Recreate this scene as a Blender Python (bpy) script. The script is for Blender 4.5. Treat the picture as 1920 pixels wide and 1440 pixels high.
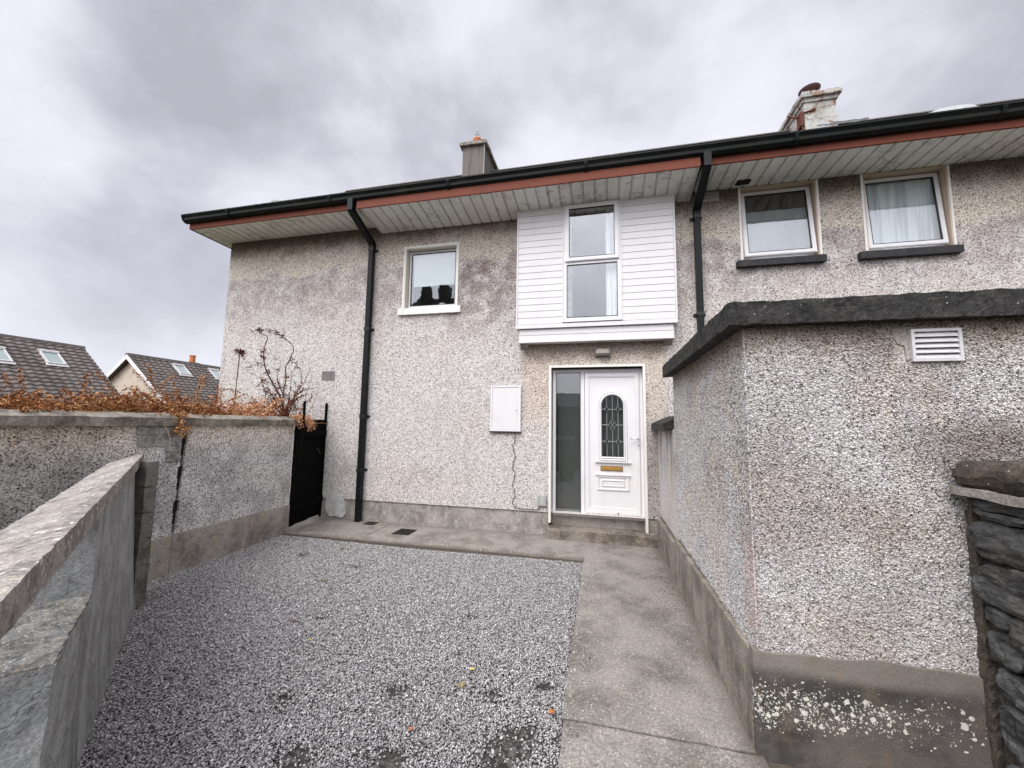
import bpy, bmesh, math, random
import numpy as np
from mathutils import Vector, Matrix, noise as mnoise
R = math.radians
for o in list(bpy.data.objects): bpy.data.objects.remove(o)
sc = bpy.context.scene
COL = sc.collection
# ------------------------------------------------------------------ camera
cam_d = bpy.data.cameras.new('camera'); cam = bpy.data.objects.new('camera', cam_d); COL.objects.link(cam)
cam_d.sensor_width = 36; cam_d.lens = 730.3/1920*36; cam_d.clip_end = 2000; cam_d.clip_start = .02
yw, pt, rl = R(-13.04), R(5.774), R(.828)
fw = Vector((math.sin(yw)*math.cos(pt), math.cos(yw)*math.cos(pt), math.sin(pt)))
rt = Vector((math.cos(yw), -math.sin(yw), 0)); upv = rt.cross(fw)
r2 = rt*math.cos(rl)+upv*math.sin(rl); u2 = upv*math.cos(rl)-rt*math.sin(rl)
M = Matrix((r2, u2, -fw)).transposed().to_4x4(); M.translation = Vector((0, -5.347, 1.476))
cam.matrix_world = M
sc.camera = cam
# ------------------------------------------------------------------ node helpers
class NT:
    def __init__(s, nt): s.nt = nt; s.n = nt.nodes; s.l = nt.links
    def node(s, t, **kw):
        n = s.n.new(t)
        for k, v in kw.items():
            if hasattr(n, k) and k not in n.inputs: setattr(n, k, v)
        return n
    def put(s, sock, v):
        if isinstance(v, bpy.types.NodeSocket): s.l.new(v, sock)
        elif isinstance(v, (tuple, list)):
            v = tuple(v)
            if sock.type == 'RGBA' and len(v) == 3: v = v+(1,)
            sock.default_value = v
        else:
            sock.default_value = v if sock.type != 'RGBA' else (v, v, v, 1)
    def pos(s): return s.node('ShaderNodeNewGeometry').outputs['Position']
    def m(s, op, a, b=0., c=0., clamp=False):
        n = s.node('ShaderNodeMath', operation=op); n.use_clamp = clamp
        s.put(n.inputs[0], a); s.put(n.inputs[1], b)
        if op in ('MULTIPLY_ADD', 'SMOOTH_MIN', 'COMPARE'): s.put(n.inputs[2], c)
        return n.outputs[0]
    def vm(s, op, a, b=(0, 0, 0), sc_=None):
        n = s.node('ShaderNodeVectorMath', operation=op); s.put(n.inputs[0], a); s.put(n.inputs[1], b)
        if sc_ is not None: s.put(n.inputs[3], sc_)
        return n.outputs[0]
    def xyz(s, v):
        n = s.node('ShaderNodeSeparateXYZ'); s.put(n.inputs[0], v); return n.outputs
    def noise(s, v, scale, detail=4, rough=.55, dist=0, out=0):
        n = s.node('ShaderNodeTexNoise'); s.put(n.inputs['Vector'], v); n.inputs['Scale'].default_value = scale
        n.inputs['Detail'].default_value = detail; n.inputs['Roughness'].default_value = rough; n.inputs['Distortion'].default_value = dist
        return n.outputs[out]
    def vor(s, v, scale, feature='F1', rnd=1.):
        n = s.node('ShaderNodeTexVoronoi', feature=feature); s.put(n.inputs['Vector'], v); n.inputs['Scale'].default_value = scale
        n.inputs['Randomness'].default_value = rnd
        return n.outputs
    def ramp(s, f, stops, mode='LINEAR'):
        n = s.node('ShaderNodeValToRGB'); s.put(n.inputs[0], f); e = n.color_ramp.elements; n.color_ramp.interpolation = mode
        while len(e) < len(stops): e.new(.5)
        for k, (p, c) in enumerate(stops):
            e[k].position = p; e[k].color = (c, c, c, 1) if not isinstance(c, (tuple, list)) else tuple(c)+(1,)
        return n.outputs[0]
    def mix(s, f, a, b, mode='MIX'):
        n = s.node('ShaderNodeMix', data_type='RGBA', blend_type=mode); n.clamp_factor = True
        s.put(n.inputs[0], f); s.put(n.inputs[6], a); s.put(n.inputs[7], b); return n.outputs[2]
    def step(s, v, lo, hi):
        n = s.node('ShaderNodeMapRange'); n.interpolation_type = 'SMOOTHSTEP'; s.put(n.inputs[0], v)
        s.put(n.inputs[1], lo); s.put(n.inputs[2], hi); return n.outputs[0]
    def band(s, v, a, b, c, d):   # 0 below a, 1 in b..c, 0 above d
        return s.m('MULTIPLY', s.step(v, a, b), s.m('SUBTRACT', 1., s.step(v, c, d)))
    def bump(s, h, strength=.5, dist=.01, nrm=None):
        n = s.node('ShaderNodeBump'); n.inputs['Strength'].default_value = strength; n.inputs['Distance'].default_value = dist
        s.put(n.inputs['Height'], h)
        if nrm: s.put(n.inputs['Normal'], nrm)
        return n.outputs[0]
def material(name, fn=None, col=(.5, .5, .5), rough=.6, metal=0, spec=.5):
    m = bpy.data.materials.new(name); m.use_nodes = True; t = NT(m.node_tree)
    b = m.node_tree.nodes['Principled BSDF']
    b.inputs['Base Color'].default_value = tuple(col)+(1,); b.inputs['Roughness'].default_value = rough
    b.inputs['Metallic'].default_value = metal; b.inputs['Specular IOR Level'].default_value = spec
    if fn:
        r = fn(t)
        for k, v in r.items():
            if v is not None: t.put(b.inputs[k], v)
    return m
# ------------------------------------------------------------------ world: overcast sky
SUN_EL, SUN_AZ = R(52), R(200)      # azimuth clockwise from +Y: behind the camera, a little to the left
SKY_OFF = (0, 0, 0)
w = bpy.data.worlds.new('World'); sc.world = w; w.use_nodes = True
t = NT(w.node_tree); bg = w.node_tree.nodes['Background']
sky = t.node('ShaderNodeTexSky'); sky.sky_type = 'NISHITA'; sky.sun_disc = False
sky.sun_elevation = SUN_EL; sky.sun_rotation = SUN_AZ
nsk = t.vm('SCALE', sky.outputs[0], sc_=.10)
tc = t.node('ShaderNodeTexCoord').outputs['Generated']
d = t.xyz(tc)
sv = t.vm('ADD', t.vm('MULTIPLY', tc, (1., 1., 1.25)), SKY_OFF)
n1 = t.noise(sv, 2.6, 8, .52, .15); n2 = t.noise(sv, 7., 6, .55, .2); n3 = t.noise(sv, 1.1, 2, .5)
cl = t.m('ADD', t.m('MULTIPLY', n1, .58), t.m('ADD', t.m('MULTIPLY', n2, .12), t.m('MULTIPLY', n3, .34)))
ccol = t.ramp(cl, [(.38, (.39, .40, .45)), (.45, (.49, .50, .56)), (.50, (.60, .607, .675)), (.55, (.69, .695, .77)), (.63, (.765, .765, .84))])
hz = t.step(d[2], .0, .35)
ccol = t.mix(t.m('MULTIPLY', t.m('SUBTRACT', 1., hz), .45), ccol, (.66, .67, .73))
fin = t.mix(.93, nsk, ccol)
# overcast glow round the hidden sun, added behind the camera to light the facade
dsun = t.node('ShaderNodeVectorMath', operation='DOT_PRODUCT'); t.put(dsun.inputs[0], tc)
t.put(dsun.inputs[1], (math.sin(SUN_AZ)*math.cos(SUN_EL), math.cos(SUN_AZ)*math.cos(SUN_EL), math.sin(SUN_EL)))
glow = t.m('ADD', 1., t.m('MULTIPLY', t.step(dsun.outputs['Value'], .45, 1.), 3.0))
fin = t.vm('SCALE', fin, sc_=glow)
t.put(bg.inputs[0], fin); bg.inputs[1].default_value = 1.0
sd = bpy.data.lights.new('sun', 'SUN'); sd.energy = 1.7; sd.angle = R(35); sd.color = (1, .965, .92)
so = bpy.data.objects.new('sun', sd); COL.objects.link(so)
sdir = Vector((math.sin(SUN_AZ)*math.cos(SUN_EL), math.cos(SUN_AZ)*math.cos(SUN_EL), math.sin(SUN_EL)))
so.rotation_euler = sdir.to_track_quat('Z', 'Y').to_euler(); so.location = sdir*40
sc.view_settings.view_transform = 'Standard'; sc.view_settings.look = 'None'; sc.view_settings.exposure = .36; sc.view_settings.gamma = 1
sc.cycles.max_bounces = 7; sc.cycles.transparent_max_bounces = 10
# ------------------------------------------------------------------ object helpers
def tag(o, label=None, cat=None, group=None, kind=None):
    if label: o['label'] = label
    if cat: o['category'] = cat
    if group: o['group'] = group
    if kind: o['kind'] = kind
    return o
def empty(name, loc, label, cat, group=None):
    o = bpy.data.objects.new(name, None); COL.objects.link(o); o.location = loc; o.empty_display_size = .2
    bpy.context.view_layer.update()
    return tag(o, label, cat, group)
def link(name, me, mat, parent=None):
    o = bpy.data.objects.new(name, me); COL.objects.link(o)
    if mat:
        for mm in (mat if isinstance(mat, (list, tuple)) else [mat]): me.materials.append(mm)
    if parent:
        o.parent = parent; o.matrix_parent_inverse = Matrix.Translation(-wloc(parent))
    return o
def wloc(p):
    v = Vector((0, 0, 0)); q = p
    while q: v += q.location+q.matrix_parent_inverse.translation; q = q.parent
    return v
class MB:
    def __init__(s): s.v = []; s.f = []; s.smooth = False
    def add(s, vs, fs):
        n = len(s.v); s.v += [tuple(a) for a in vs]; s.f += [tuple(i+n for i in f) for f in fs]; return s
    def box(s, x0, x1, y0, y1, z0, z1):
        return s.add([(x0, y0, z0), (x1, y0, z0), (x1, y1, z0), (x0, y1, z0), (x0, y0, z1), (x1, y0, z1), (x1, y1, z1), (x0, y1, z1)],
            [(0, 3, 2, 1), (4, 5, 6, 7), (0, 1, 5, 4), (1, 2, 6, 5), (2, 3, 7, 6), (3, 0, 4, 7)])
    def prism(s, pts, axis, a, b):      # polygon pts (2D) extruded along axis from a to b
        n = len(pts)
        def P(p, q): return {'x': (q, p[0], p[1]), 'y': (p[0], q, p[1]), 'z': (p[0], p[1], q)}[axis]
        return s.add([P(p, a) for p in pts]+[P(p, b) for p in pts],
            [tuple(range(n)), tuple(range(2*n-1, n-1, -1))]+[(i, i+n, (i+1) % n+n, (i+1) % n) for i in range(n)])
    def frame(s, x0, x1, z0, z1, w, y0, y1, wb=None):
        wb = wb or w
        s.box(x0, x0+w, y0, y1, z0, z1); s.box(x1-w, x1, y0, y1, z0, z1)
        s.box(x0+w, x1-w, y0, y1, z1-w, z1); s.box(x0+w, x1-w, y0, y1, z0, z0+wb); return s
    def tube(s, pts, rad, n=8, cap=True):
        pts = [Vector(p) for p in pts]; base = len(s.v); rr = rad if isinstance(rad, (list, tuple)) else [rad]*len(pts)
        up = Vector((0, 0, 1)); prev = None
        for i, p in enumerate(pts):
            tn = (pts[min(i+1, len(pts)-1)]-pts[max(i-1, 0)]).normalized()
            a = tn.cross(up if prev is None else prev)
            if a.length < 1e-3: a = tn.cross(Vector((1, 0, 0)))
            a.normalize(); b = a.cross(tn).normalized(); prev = b
            for k in range(n):
                an = 2*math.pi*k/n; s.v.append(tuple(p+(a*math.cos(an)+b*math.sin(an))*rr[i]))
        for i in range(len(pts)-1):
            for k in range(n):
                q = base+i*n; s.f.append((q+k, q+(k+1) % n, q+n+(k+1) % n, q+n+k))
        if cap: s.f.append(tuple(base+k for k in range(n))); s.f.append(tuple(base+(len(pts)-1)*n+k for k in reversed(range(n))))
        return s
    def lathe(s, c, prof, n=20):
        base = len(s.v)
        for r_, z in prof:
            for k in range(n): s.v.append((c[0]+r_*math.cos(2*math.pi*k/n), c[1]+r_*math.sin(2*math.pi*k/n), c[2]+z))
        for i in range(len(prof)-1):
            for k in range(n): q = base+i*n; s.f.append((q+k, q+(k+1) % n, q+n+(k+1) % n, q+n+k))
        s.f.append(tuple(base+k for k in reversed(range(n)))); s.f.append(tuple(base+(len(prof)-1)*n+k for k in range(n)))
        return s
    def rough(s, x0, x1, y0, y1, z0, z1, seg=.05, amp=.008, freq=9, seed=0, T=None, shape=None):
        def lin(a, b): k = max(1, int(round((b-a)/seg))); return [a+(b-a)*i/k for i in range(k+1)]
        X, Y, Z = lin(x0, x1), lin(y0, y1), lin(z0, z1)
        def grid(A, B, f, flip):
            vs = [f(a, b) for a in A for b in B]; nb = len(B)
            fs = []
            for i in range(len(A)-1):
                for j in range(nb-1):
                    q = (i*nb+j, (i+1)*nb+j, (i+1)*nb+j+1, i*nb+j+1); fs.append(q[::-1] if flip else q)
            out = []
            for p in vs:
                p = Vector(p)
                if shape: p = Vector(shape(*p))
                q = p*freq+Vector((seed*7.1, seed*3.3, seed))
                dv = Vector((mnoise.noise(q), mnoise.noise(q+Vector((31, 0, 0))), mnoise.noise(q+Vector((0, 47, 0)))))
                dv += .5*Vector((mnoise.noise(q*2.7), mnoise.noise(q*2.7+Vector((31, 0, 0))), mnoise.noise(q*2.7+Vector((0, 47, 0)))))
                p = p+dv*amp
                out.append(T(p) if T else p)
            s.add(out, fs)
        grid(X, Y, lambda a, b: (a, b, z1), False); grid(X, Y, lambda a, b: (a, b, z0), True)
        grid(X, Z, lambda a, b: (a, y0, b), False); grid(X, Z, lambda a, b: (a, y1, b), True)
        grid(Y, Z, lambda a, b: (x1, a, b), False); grid(Y, Z, lambda a, b: (x0, a, b), True)
        return s
    def each(s, name, mat, parent=None, **kw):      # every loose piece an object of its own
        par = list(range(len(s.v)))
        def fd(a):
            while par[a] != a: par[a] = par[par[a]]; a = par[a]
            return a
        for f in s.f:
            for q in f[1:]: par[fd(q)] = fd(f[0])
        grp = {}
        for f in s.f: grp.setdefault(fd(f[0]), []).append(f)
        out = []
        for fs in grp.values():
            ids = sorted({q for f in fs for q in f}); mp = {q: i for i, q in enumerate(ids)}
            m_ = MB(); m_.add([s.v[q] for q in ids], [tuple(mp[q] for q in f) for f in fs]); out.append(m_.build(name, mat, parent, **kw))
        return out
    def build(s, name, mat, parent=None, T=None, bevel=0, smooth=False, merge=False):
        vs = [tuple(T(Vector(v))) for v in s.v] if T else s.v
        me = bpy.data.meshes.new(name); me.from_pydata(vs, [], s.f)
        bm = bmesh.new(); bm.from_mesh(me)
        if merge: bmesh.ops.remove_doubles(bm, verts=bm.verts, dist=1e-4)
        bmesh.ops.recalc_face_normals(bm, faces=bm.faces)
        if bevel: bmesh.ops.bevel(bm, geom=bm.edges, offset=bevel, segments=2, affect='EDGES', clamp_overlap=True)
        bm.to_mesh(me); bm.free()
        if smooth:
            for p in me.polygons: p.use_smooth = True
        return link(name, me, mat, parent)
# ------------------------------------------------------------------ materials
def pebbles(t, p, scale, tone=1.0):
    q = t.vm('ADD', p, t.vm('SCALE', t.noise(p, 70, 2, out=1), sc_=.012))
    q = t.vm('MULTIPLY', q, (1., 1., 1.25))
    v = t.vor(q, scale); c = t.xyz(v['Color'])
    col = t.ramp(c[0], [(.0, (.09, .075, .07)), (.10, (.20, .17, .155)), (.16, (.48, .44, .41)), (.45, (.69, .655, .625)), (.75, (.83, .805, .785)), (1, (.96, .95, .94))])
    gap = t.step(v['Distance'], .46, .80)
    col = t.mix(t.m('MULTIPLY', gap, .50), col, (.27, .235, .215))
    v2 = t.vor(t.vm('ADD', q, (3.3, 1.7, .4)), scale*.56); c2 = t.xyz(v2['Color'])
    cl_ = t.noise(p, 7, 3, .6)
    sp = t.m('MULTIPLY', t.step(t.m('ADD', c2[1], t.m('MULTIPLY', cl_, .25)), .93, .99), t.m('SUBTRACT', 1., t.step(v2['Distance'], .20, .36)))
    col = t.mix(t.m('MULTIPLY', sp, .85), col, (.05, .038, .034))
    h = t.m('ADD', t.m('MULTIPLY', t.m('SUBTRACT', 1., v['Distance']), .8), t.m('MULTIPLY', c[1], .6))
    return col, h, c
def f_house_render(t):
    p = t.pos(); x, y, z = t.xyz(p)
    col, h, c = pebbles(t, p, 100)
    nb = t.noise(p, 1.3, 5, .6); nf = t.noise(p, 4.5, 5, .6); nv = t.noise(t.vm('MULTIPLY', p, (5, 5, .5)), 1., 4, .6)
    zz = t.m('ADD', z, t.m('MULTIPLY', t.m('SUBTRACT', nb, .5), .7))
    # clean cream band high under the eaves, purple-grey grime beneath it
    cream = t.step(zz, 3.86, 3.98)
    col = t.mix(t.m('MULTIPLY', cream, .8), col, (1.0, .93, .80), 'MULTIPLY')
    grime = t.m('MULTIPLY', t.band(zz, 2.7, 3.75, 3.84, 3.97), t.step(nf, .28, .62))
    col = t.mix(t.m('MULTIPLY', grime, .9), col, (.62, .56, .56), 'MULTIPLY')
    # paler base, streaks
    tan = t.step(t.noise(p, .9, 4, .6, .3), .47, .62)
    col = t.mix(t.m('MULTIPLY', tan, .30), col, (1.0, .93, .85), 'MULTIPLY')
    st = t.step(nv, .52, .75)
    col = t.mix(t.m('MULTIPLY', st, .30), col, (.62, .58, .57), 'MULTIPLY')
    # shade painted in with grime close under the soffit, broken up by noise
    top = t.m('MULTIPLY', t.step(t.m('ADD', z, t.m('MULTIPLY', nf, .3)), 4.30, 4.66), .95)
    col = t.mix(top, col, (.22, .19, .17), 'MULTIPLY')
    # cream under the porch box, darker at its top
    px = t.band(x, -1.15, -1.0, .75, .9)
    porch = t.m('MULTIPLY', px, t.band(zz, 1.2, 1.8, 2.6, 2.8))
    col = t.mix(t.m('MULTIPLY', porch, .6), col, (1.0, .89, .76), 'MULTIPLY')
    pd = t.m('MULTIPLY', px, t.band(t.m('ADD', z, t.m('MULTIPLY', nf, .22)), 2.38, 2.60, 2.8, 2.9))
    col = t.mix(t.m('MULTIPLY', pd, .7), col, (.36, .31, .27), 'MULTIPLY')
    # stain running down right of the door
    rs = t.m('MULTIPLY', t.band(x, .50, .58, .9, 1.), t.band(z, .2, .4, 1.2, 1.75))
    col = t.mix(t.m('MULTIPLY', rs, t.m('ADD', .35, t.m('MULTIPLY', nf, .5))), col, (.48, .44, .42), 'MULTIPLY')
    col = t.mix(1., col, (.885, .875, .85), 'MULTIPLY')
    d1 = t.m('MULTIPLY', t.band(t.m('ADD', x, t.m('MULTIPLY', nb, .8)), -2.0, -1.7, -1.1, -.5), t.band(zz, 2.5, 3.2, 3.8, 4.0))
    col = t.mix(t.m('MULTIPLY', d1, t.m('MULTIPLY', t.step(nf, .3, .6), .75)), col, (.58, .53, .52), 'MULTIPLY')
    d2 = t.step(t.noise(p, .75, 6, .68, .4), .52, .66)
    col = t.mix(t.m('MULTIPLY', d2, t.m('MULTIPLY', t.step(nf, .35, .6), .5)), col, (.66, .62, .60), 'MULTIPLY')
    return {'Base Color': col, 'Roughness': .92, 'Normal': t.bump(h, .55, .005)}
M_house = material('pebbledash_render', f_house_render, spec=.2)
def out_stains(t, p, col):
    x, y, z = t.xyz(p)
    nb = t.noise(p, 1.7, 5, .6, .4); nf = t.noise(p, 6, 5, .6)
    g = t.step(nb, .50, .66)
    col = t.mix(t.m('MULTIPLY', g, .5), col, (.62, .58, .57), 'MULTIPLY')
    tan = t.step(t.noise(p, 2.2, 4, .6, .3), .46, .62)
    col = t.mix(t.m('MULTIPLY', tan, .5), col, (1., .93, .80), 'MULTIPLY')
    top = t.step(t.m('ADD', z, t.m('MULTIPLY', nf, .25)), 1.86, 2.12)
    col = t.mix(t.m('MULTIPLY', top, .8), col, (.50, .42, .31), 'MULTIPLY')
    low = t.m('SUBTRACT', 1., t.step(z, .75, 1.1))
    col = t.mix(t.m('MULTIPLY', low, .08), col, (.82, .79, .80))
    # dark sooty patch over the stone wall's cap
    dk = t.m('MULTIPLY', t.step(x, 1.15, 1.6), t.band(t.m('ADD', z, t.m('MULTIPLY', nf, .15)), 1.28, 1.42, 1.52, 1.66))
    col = t.mix(t.m('MULTIPLY', dk, .75), col, (.36, .33, .30), 'MULTIPLY')
    # black streak under the little side coping
    sy = t.band(y, -1.3, -1.15, -.25, -.05)
    stt = t.m('MULTIPLY', t.m('MULTIPLY', sy, t.step(t.noise(t.vm('MULTIPLY', p, (2, 4.5, .9)), 1.3, 5, .65, .4), .42, .6)), t.band(z, .55, 1.3, 1.5, 1.6))
    col = t.mix(t.m('MULTIPLY', stt, .6), col, (.22, .20, .19), 'MULTIPLY')
    pk = t.m('MULTIPLY', t.band(t.m('ADD', x, t.m('MULTIPLY', nf, .04)), .6, .68, .712, .74), t.m('MULTIPLY', t.m('SUBTRACT', 1., t.step(y, -3.12, -3.0)), t.band(z, .42, .55, .85, 1.1)))
    col = t.mix(t.m('MULTIPLY', t.m('MULTIPLY', pk, t.step(t.noise(p, 14, 4, .7), .40, .58)), .5), col, (.60, .42, .36))
    return col
def f_out_render(t):
    p = t.pos()
    col, h, c = pebbles(t, p, 110)
    col = out_stains(t, p, t.mix(.4, col, (.42, .39, .36)))
    return {'Base Color': col, 'Roughness': .9, 'Normal': t.bump(h, .6, .004)}
def f_out_chip(t):
    at = t.node('ShaderNodeAttribute'); at.attribute_name = 'tone'
    col = t.ramp(at.outputs['Fac'], [(0, (.06, .05, .047)), (.10, (.11, .095, .09)), (.14, (.30, .27, .25)), (.35, (.50, .47, .44)), (.7, (.66, .635, .61)), (1, (.86, .845, .83))])
    return {'Base Color': out_stains(t, t.pos(), col), 'Roughness': .7}
M_outchip = material('pebbledash_chip', f_out_chip, spec=.4)
M_out = material('coarse_pebbledash', f_out_render, spec=.3)
def f_bound_render(t):
    p = t.pos(); x, y, z = t.xyz(p)
    col, h, c = pebbles(t, p, 96)
    nb = t.noise(p, 2.6, 6, .65, .3)
    g = t.step(nb, .42, .60)
    col = t.mix(t.m('MULTIPLY', g, .7), col, (.60, .60, .60), 'MULTIPLY')
    near = t.m('SUBTRACT', 1., t.step(y, -3.1, -2.5))
    col = t.mix(t.m('MULTIPLY', near, .6), col, (.55, .51, .46), 'MULTIPLY')
    col = t.mix(t.step(t.m('ADD', z, t.m('MULTIPLY', nb, .3)), 1.25, 1.5), col, t.mix(1., col, (1.15, 1.08, .95), 'MULTIPLY'))
    return {'Base Color': col, 'Roughness': .92, 'Normal': t.bump(h, .7, .006)}
M_bound = material('weathered_pebbledash', f_bound_render, spec=.2)
def concrete(base=(.30, .28, .26), dark=(.12, .105, .09), warm=(.30, .24, .17), lichen=0., scale=1., bumpd=.004, streak=0., fleck=.0, path=False):
    def fn(t):
        p = t.pos(); x, y, z = t.xyz(p)
        a = t.noise(p, 2.2*scale, 6, .65, .2); b = t.noise(p, 7*scale, 6, .7); f = t.noise(p, 160, 3, .7); gr = t.noise(p, 60, 3, .6)
        col = t.mix(t.step(a, .38, .66), base, dark)
        col = t.mix(t.m('MULTIPLY', t.step(b, .48, .68), .55), col, warm)
        if streak:
            s = t.noise(t.vm('MULTIPLY', p, (9, 9, .8)), 1., 4, .6)
            col = t.mix(t.m('MULTIPLY', t.step(s, .48, .68), streak), col, (.45, .42, .40), 'MULTIPLY')
        col = t.mix(.9, col, t.ramp(f, [(.3, .5), (.5, 1.), (.7, 1.6)]), 'MULTIPLY')
        col = t.mix(.8, col, t.ramp(gr, [(.3, .65), (.5, 1.), (.7, 1.35)]), 'MULTIPLY')
        if fleck:
            v = t.vor(p, 105); cc = t.xyz(v['Color'])
            m = t.m('MULTIPLY', t.step(cc[0], 1-fleck, 1-fleck+.04), t.m('SUBTRACT', 1., t.step(v['Distance'], .25, .45)))
            col = t.mix(t.m('MULTIPLY', m, .7), col, (.62, .60, .54))
        if lichen:
            v = t.vor(t.vm('ADD', p, t.vm('SCALE', t.noise(p, 40, 3, out=1), sc_=.03)), 42); cc = t.xyz(v['Color'])
            zone = t.step(t.noise(p, 5, 4, .6), .40, .62); q9 = 0
            m = t.m('MULTIPLY', t.m('MULTIPLY', t.step(cc[0], 1-lichen, 1-lichen+.05), zone), t.m('SUBTRACT', 1., t.step(v['Distance'], .22, .40)))
            col = t.mix(m, col, (.78, .75, .66))
        if path:
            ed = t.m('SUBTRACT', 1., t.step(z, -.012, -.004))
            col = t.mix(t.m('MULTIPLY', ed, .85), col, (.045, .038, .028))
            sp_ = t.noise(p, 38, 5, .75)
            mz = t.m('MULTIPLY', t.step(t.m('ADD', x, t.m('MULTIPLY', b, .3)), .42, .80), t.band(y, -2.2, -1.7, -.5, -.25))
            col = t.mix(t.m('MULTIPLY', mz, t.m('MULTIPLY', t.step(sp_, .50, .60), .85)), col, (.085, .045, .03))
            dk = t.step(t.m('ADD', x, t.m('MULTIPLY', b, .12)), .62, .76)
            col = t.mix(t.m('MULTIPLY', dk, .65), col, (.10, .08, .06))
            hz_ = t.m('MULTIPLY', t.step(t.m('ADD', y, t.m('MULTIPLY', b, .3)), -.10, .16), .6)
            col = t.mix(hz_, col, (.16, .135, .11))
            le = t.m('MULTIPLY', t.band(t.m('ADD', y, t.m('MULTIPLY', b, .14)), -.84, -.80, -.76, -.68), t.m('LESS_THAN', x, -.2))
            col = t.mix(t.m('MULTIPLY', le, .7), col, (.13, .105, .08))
        h = t.m('ADD', t.m('MULTIPLY', f, .5), t.m('ADD', t.m('MULTIPLY', gr, .8), t.m('MULTIPLY', b, 1.2)))
        return {'Base Color': col, 'Roughness': .88, 'Normal': t.bump(h, .6, bumpd)}
    return fn
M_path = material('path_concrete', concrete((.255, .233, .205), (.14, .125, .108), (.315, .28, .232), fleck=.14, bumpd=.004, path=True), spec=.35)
M_step = material('step_concrete', concrete((.24, .205, .17), (.10, .082, .068), (.33, .26, .17), fleck=.06, scale=2), spec=.35)
M_plinth = material('plinth_cement', concrete((.34, .31, .275), (.20, .18, .155), (.44, .415, .37), scale=1.6, fleck=.05, bumpd=.002), spec=.3)
M_plinth_b = material('boundary_plinth_cement', concrete((.36, .33, .29), (.17, .155, .14), (.42, .33, .22), scale=1.5, fleck=.04), spec=.3)
M_plinth_s = material('side_plinth_cement', concrete((.29, .26, .22), (.13, .115, .095), (.38, .32, .22), scale=1.5, streak=.6), spec=.5)
def f_lichen_plinth(t):
    p = t.pos(); x, y, z = t.xyz(p)
    a = t.noise(p, 3, 6, .65, .3); f = t.noise(p, 130, 3, .7); b = t.noise(p, 8, 6, .7)
    col = t.mix(t.step(a, .4, .62), (.125, .11, .098), (.05, .045, .04))
    up = t.step(t.m('ADD', z, t.m('MULTIPLY', a, .12)), .40, .46)
    col = t.mix(t.m('MULTIPLY', up, .7), col, (.27, .24, .20))
    col = t.mix(t.m('MULTIPLY', t.step(b, .5, .7), .5), col, (.20, .15, .10))
    q = t.vm('ADD', p, t.vm('SCALE', t.noise(p, 30, 3, out=1), sc_=.035))
    zone = t.band(t.m('ADD', z, t.m('MULTIPLY', t.noise(p, 3, 5, .7), .26)), (.22), .34, .38, .50)
    zone = t.m('MULTIPLY', t.m('MULTIPLY', zone, t.m('SUBTRACT', 1., t.m('MULTIPLY', t.step(x, .95, 1.46), .8))), t.m('ADD', .35, t.m('MULTIPLY', .75, t.step(t.noise(p, 9, 4, .6), .38, .60))))
    def spots(sc_, th, r_):
        v = t.vor(q, sc_); c = t.xyz(v['Color'])
        return t.m('MULTIPLY', t.m('LESS_THAN', c[0], t.m('MULTIPLY', zone, th)), t.m('SUBTRACT', 1., t.step(v['Distance'], r_, r_+.12)))
    m = t.m('MAXIMUM', spots(34, .62, .30), t.m('MAXIMUM', spots(80, .6, .34), spots(150, .5, .3)))
    col = t.mix(m, col, (.70, .67, .58))
    col = t.mix(.8, col, t.ramp(f, [(.3, .75), (.5, 1.), (.7, 1.25)]), 'MULTIPLY')
    return {'Base Color': col, 'Roughness': .75, 'Normal': t.bump(t.m('ADD', m, t.m('ADD', f, b)), .5, .004)}
M_plinth_l = material('lichen_spotted_plinth', f_lichen_plinth, spec=.5)
M_blackcope = material('blackened_coping', concrete((.042, .040, .037), (.013, .013, .013), (.075, .065, .05), scale=6, fleck=.03, bumpd=.014), spec=.35)
M_cope = material('boundary_coping_concrete', concrete((.30, .27, .225), (.13, .118, .10), (.37, .32, .25), scale=2.4, streak=.7, bumpd=.006), spec=.3)
M_lowcope = material('lichened_coping_concrete', concrete((.34, .315, .285), (.17, .152, .138), (.40, .34, .26), lichen=.45, scale=5, bumpd=.008), spec=.3)
def f_low(t):
    p = t.pos(); x, y, z = t.xyz(p)
    b = t.noise(p, 6, 7, .7, .4); s = t.noise(t.vm('MULTIPLY', p, (7, 7, .7)), 1., 5, .65); f = t.noise(p, 85, 4, .75)
    col = t.mix(t.step(b, .35, .65), (.40, .405, .39), (.255, .26, .25))
    col = t.mix(t.m('MULTIPLY', t.step(s, .46, .66), .6), col, (.50, .49, .47), 'MULTIPLY')
    v = t.vor(t.vm('ADD', t.vm('MULTIPLY', p, (1, 1, .8)), t.vm('SCALE', t.noise(p, 6, 3, out=1), sc_=.15)), 2.3, 'DISTANCE_TO_EDGE')
    cr = t.m('SUBTRACT', 1., t.step(v['Distance'], .002, .009))
    col = t.mix(t.m('MULTIPLY', cr, .22), col, (.12, .125, .12))
    dk = t.step(t.noise(p, 16, 5, .75), .55, .68)
    col = t.mix(t.m('MULTIPLY', dk, .5), col, (.13, .13, .12))
    col = t.mix(.8, col, t.ramp(f, [(.3, .55), (.5, 1.), (.7, 1.45)]), 'MULTIPLY')
    return {'Base Color': col, 'Roughness': .85, 'Normal': t.bump(t.m('ADD', t.m('MULTIPLY', f, .5), t.m('SUBTRACT', b, t.m('MULTIPLY', cr, .15))), 1., .012)}
M_low = material('cement_skimmed_block', f_low, spec=.3)
M_darkblock = material('dark_mossy_block', concrete((.20, .185, .16), (.10, .093, .08), (.24, .20, .155), scale=3, bumpd=.01), spec=.3)
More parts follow.
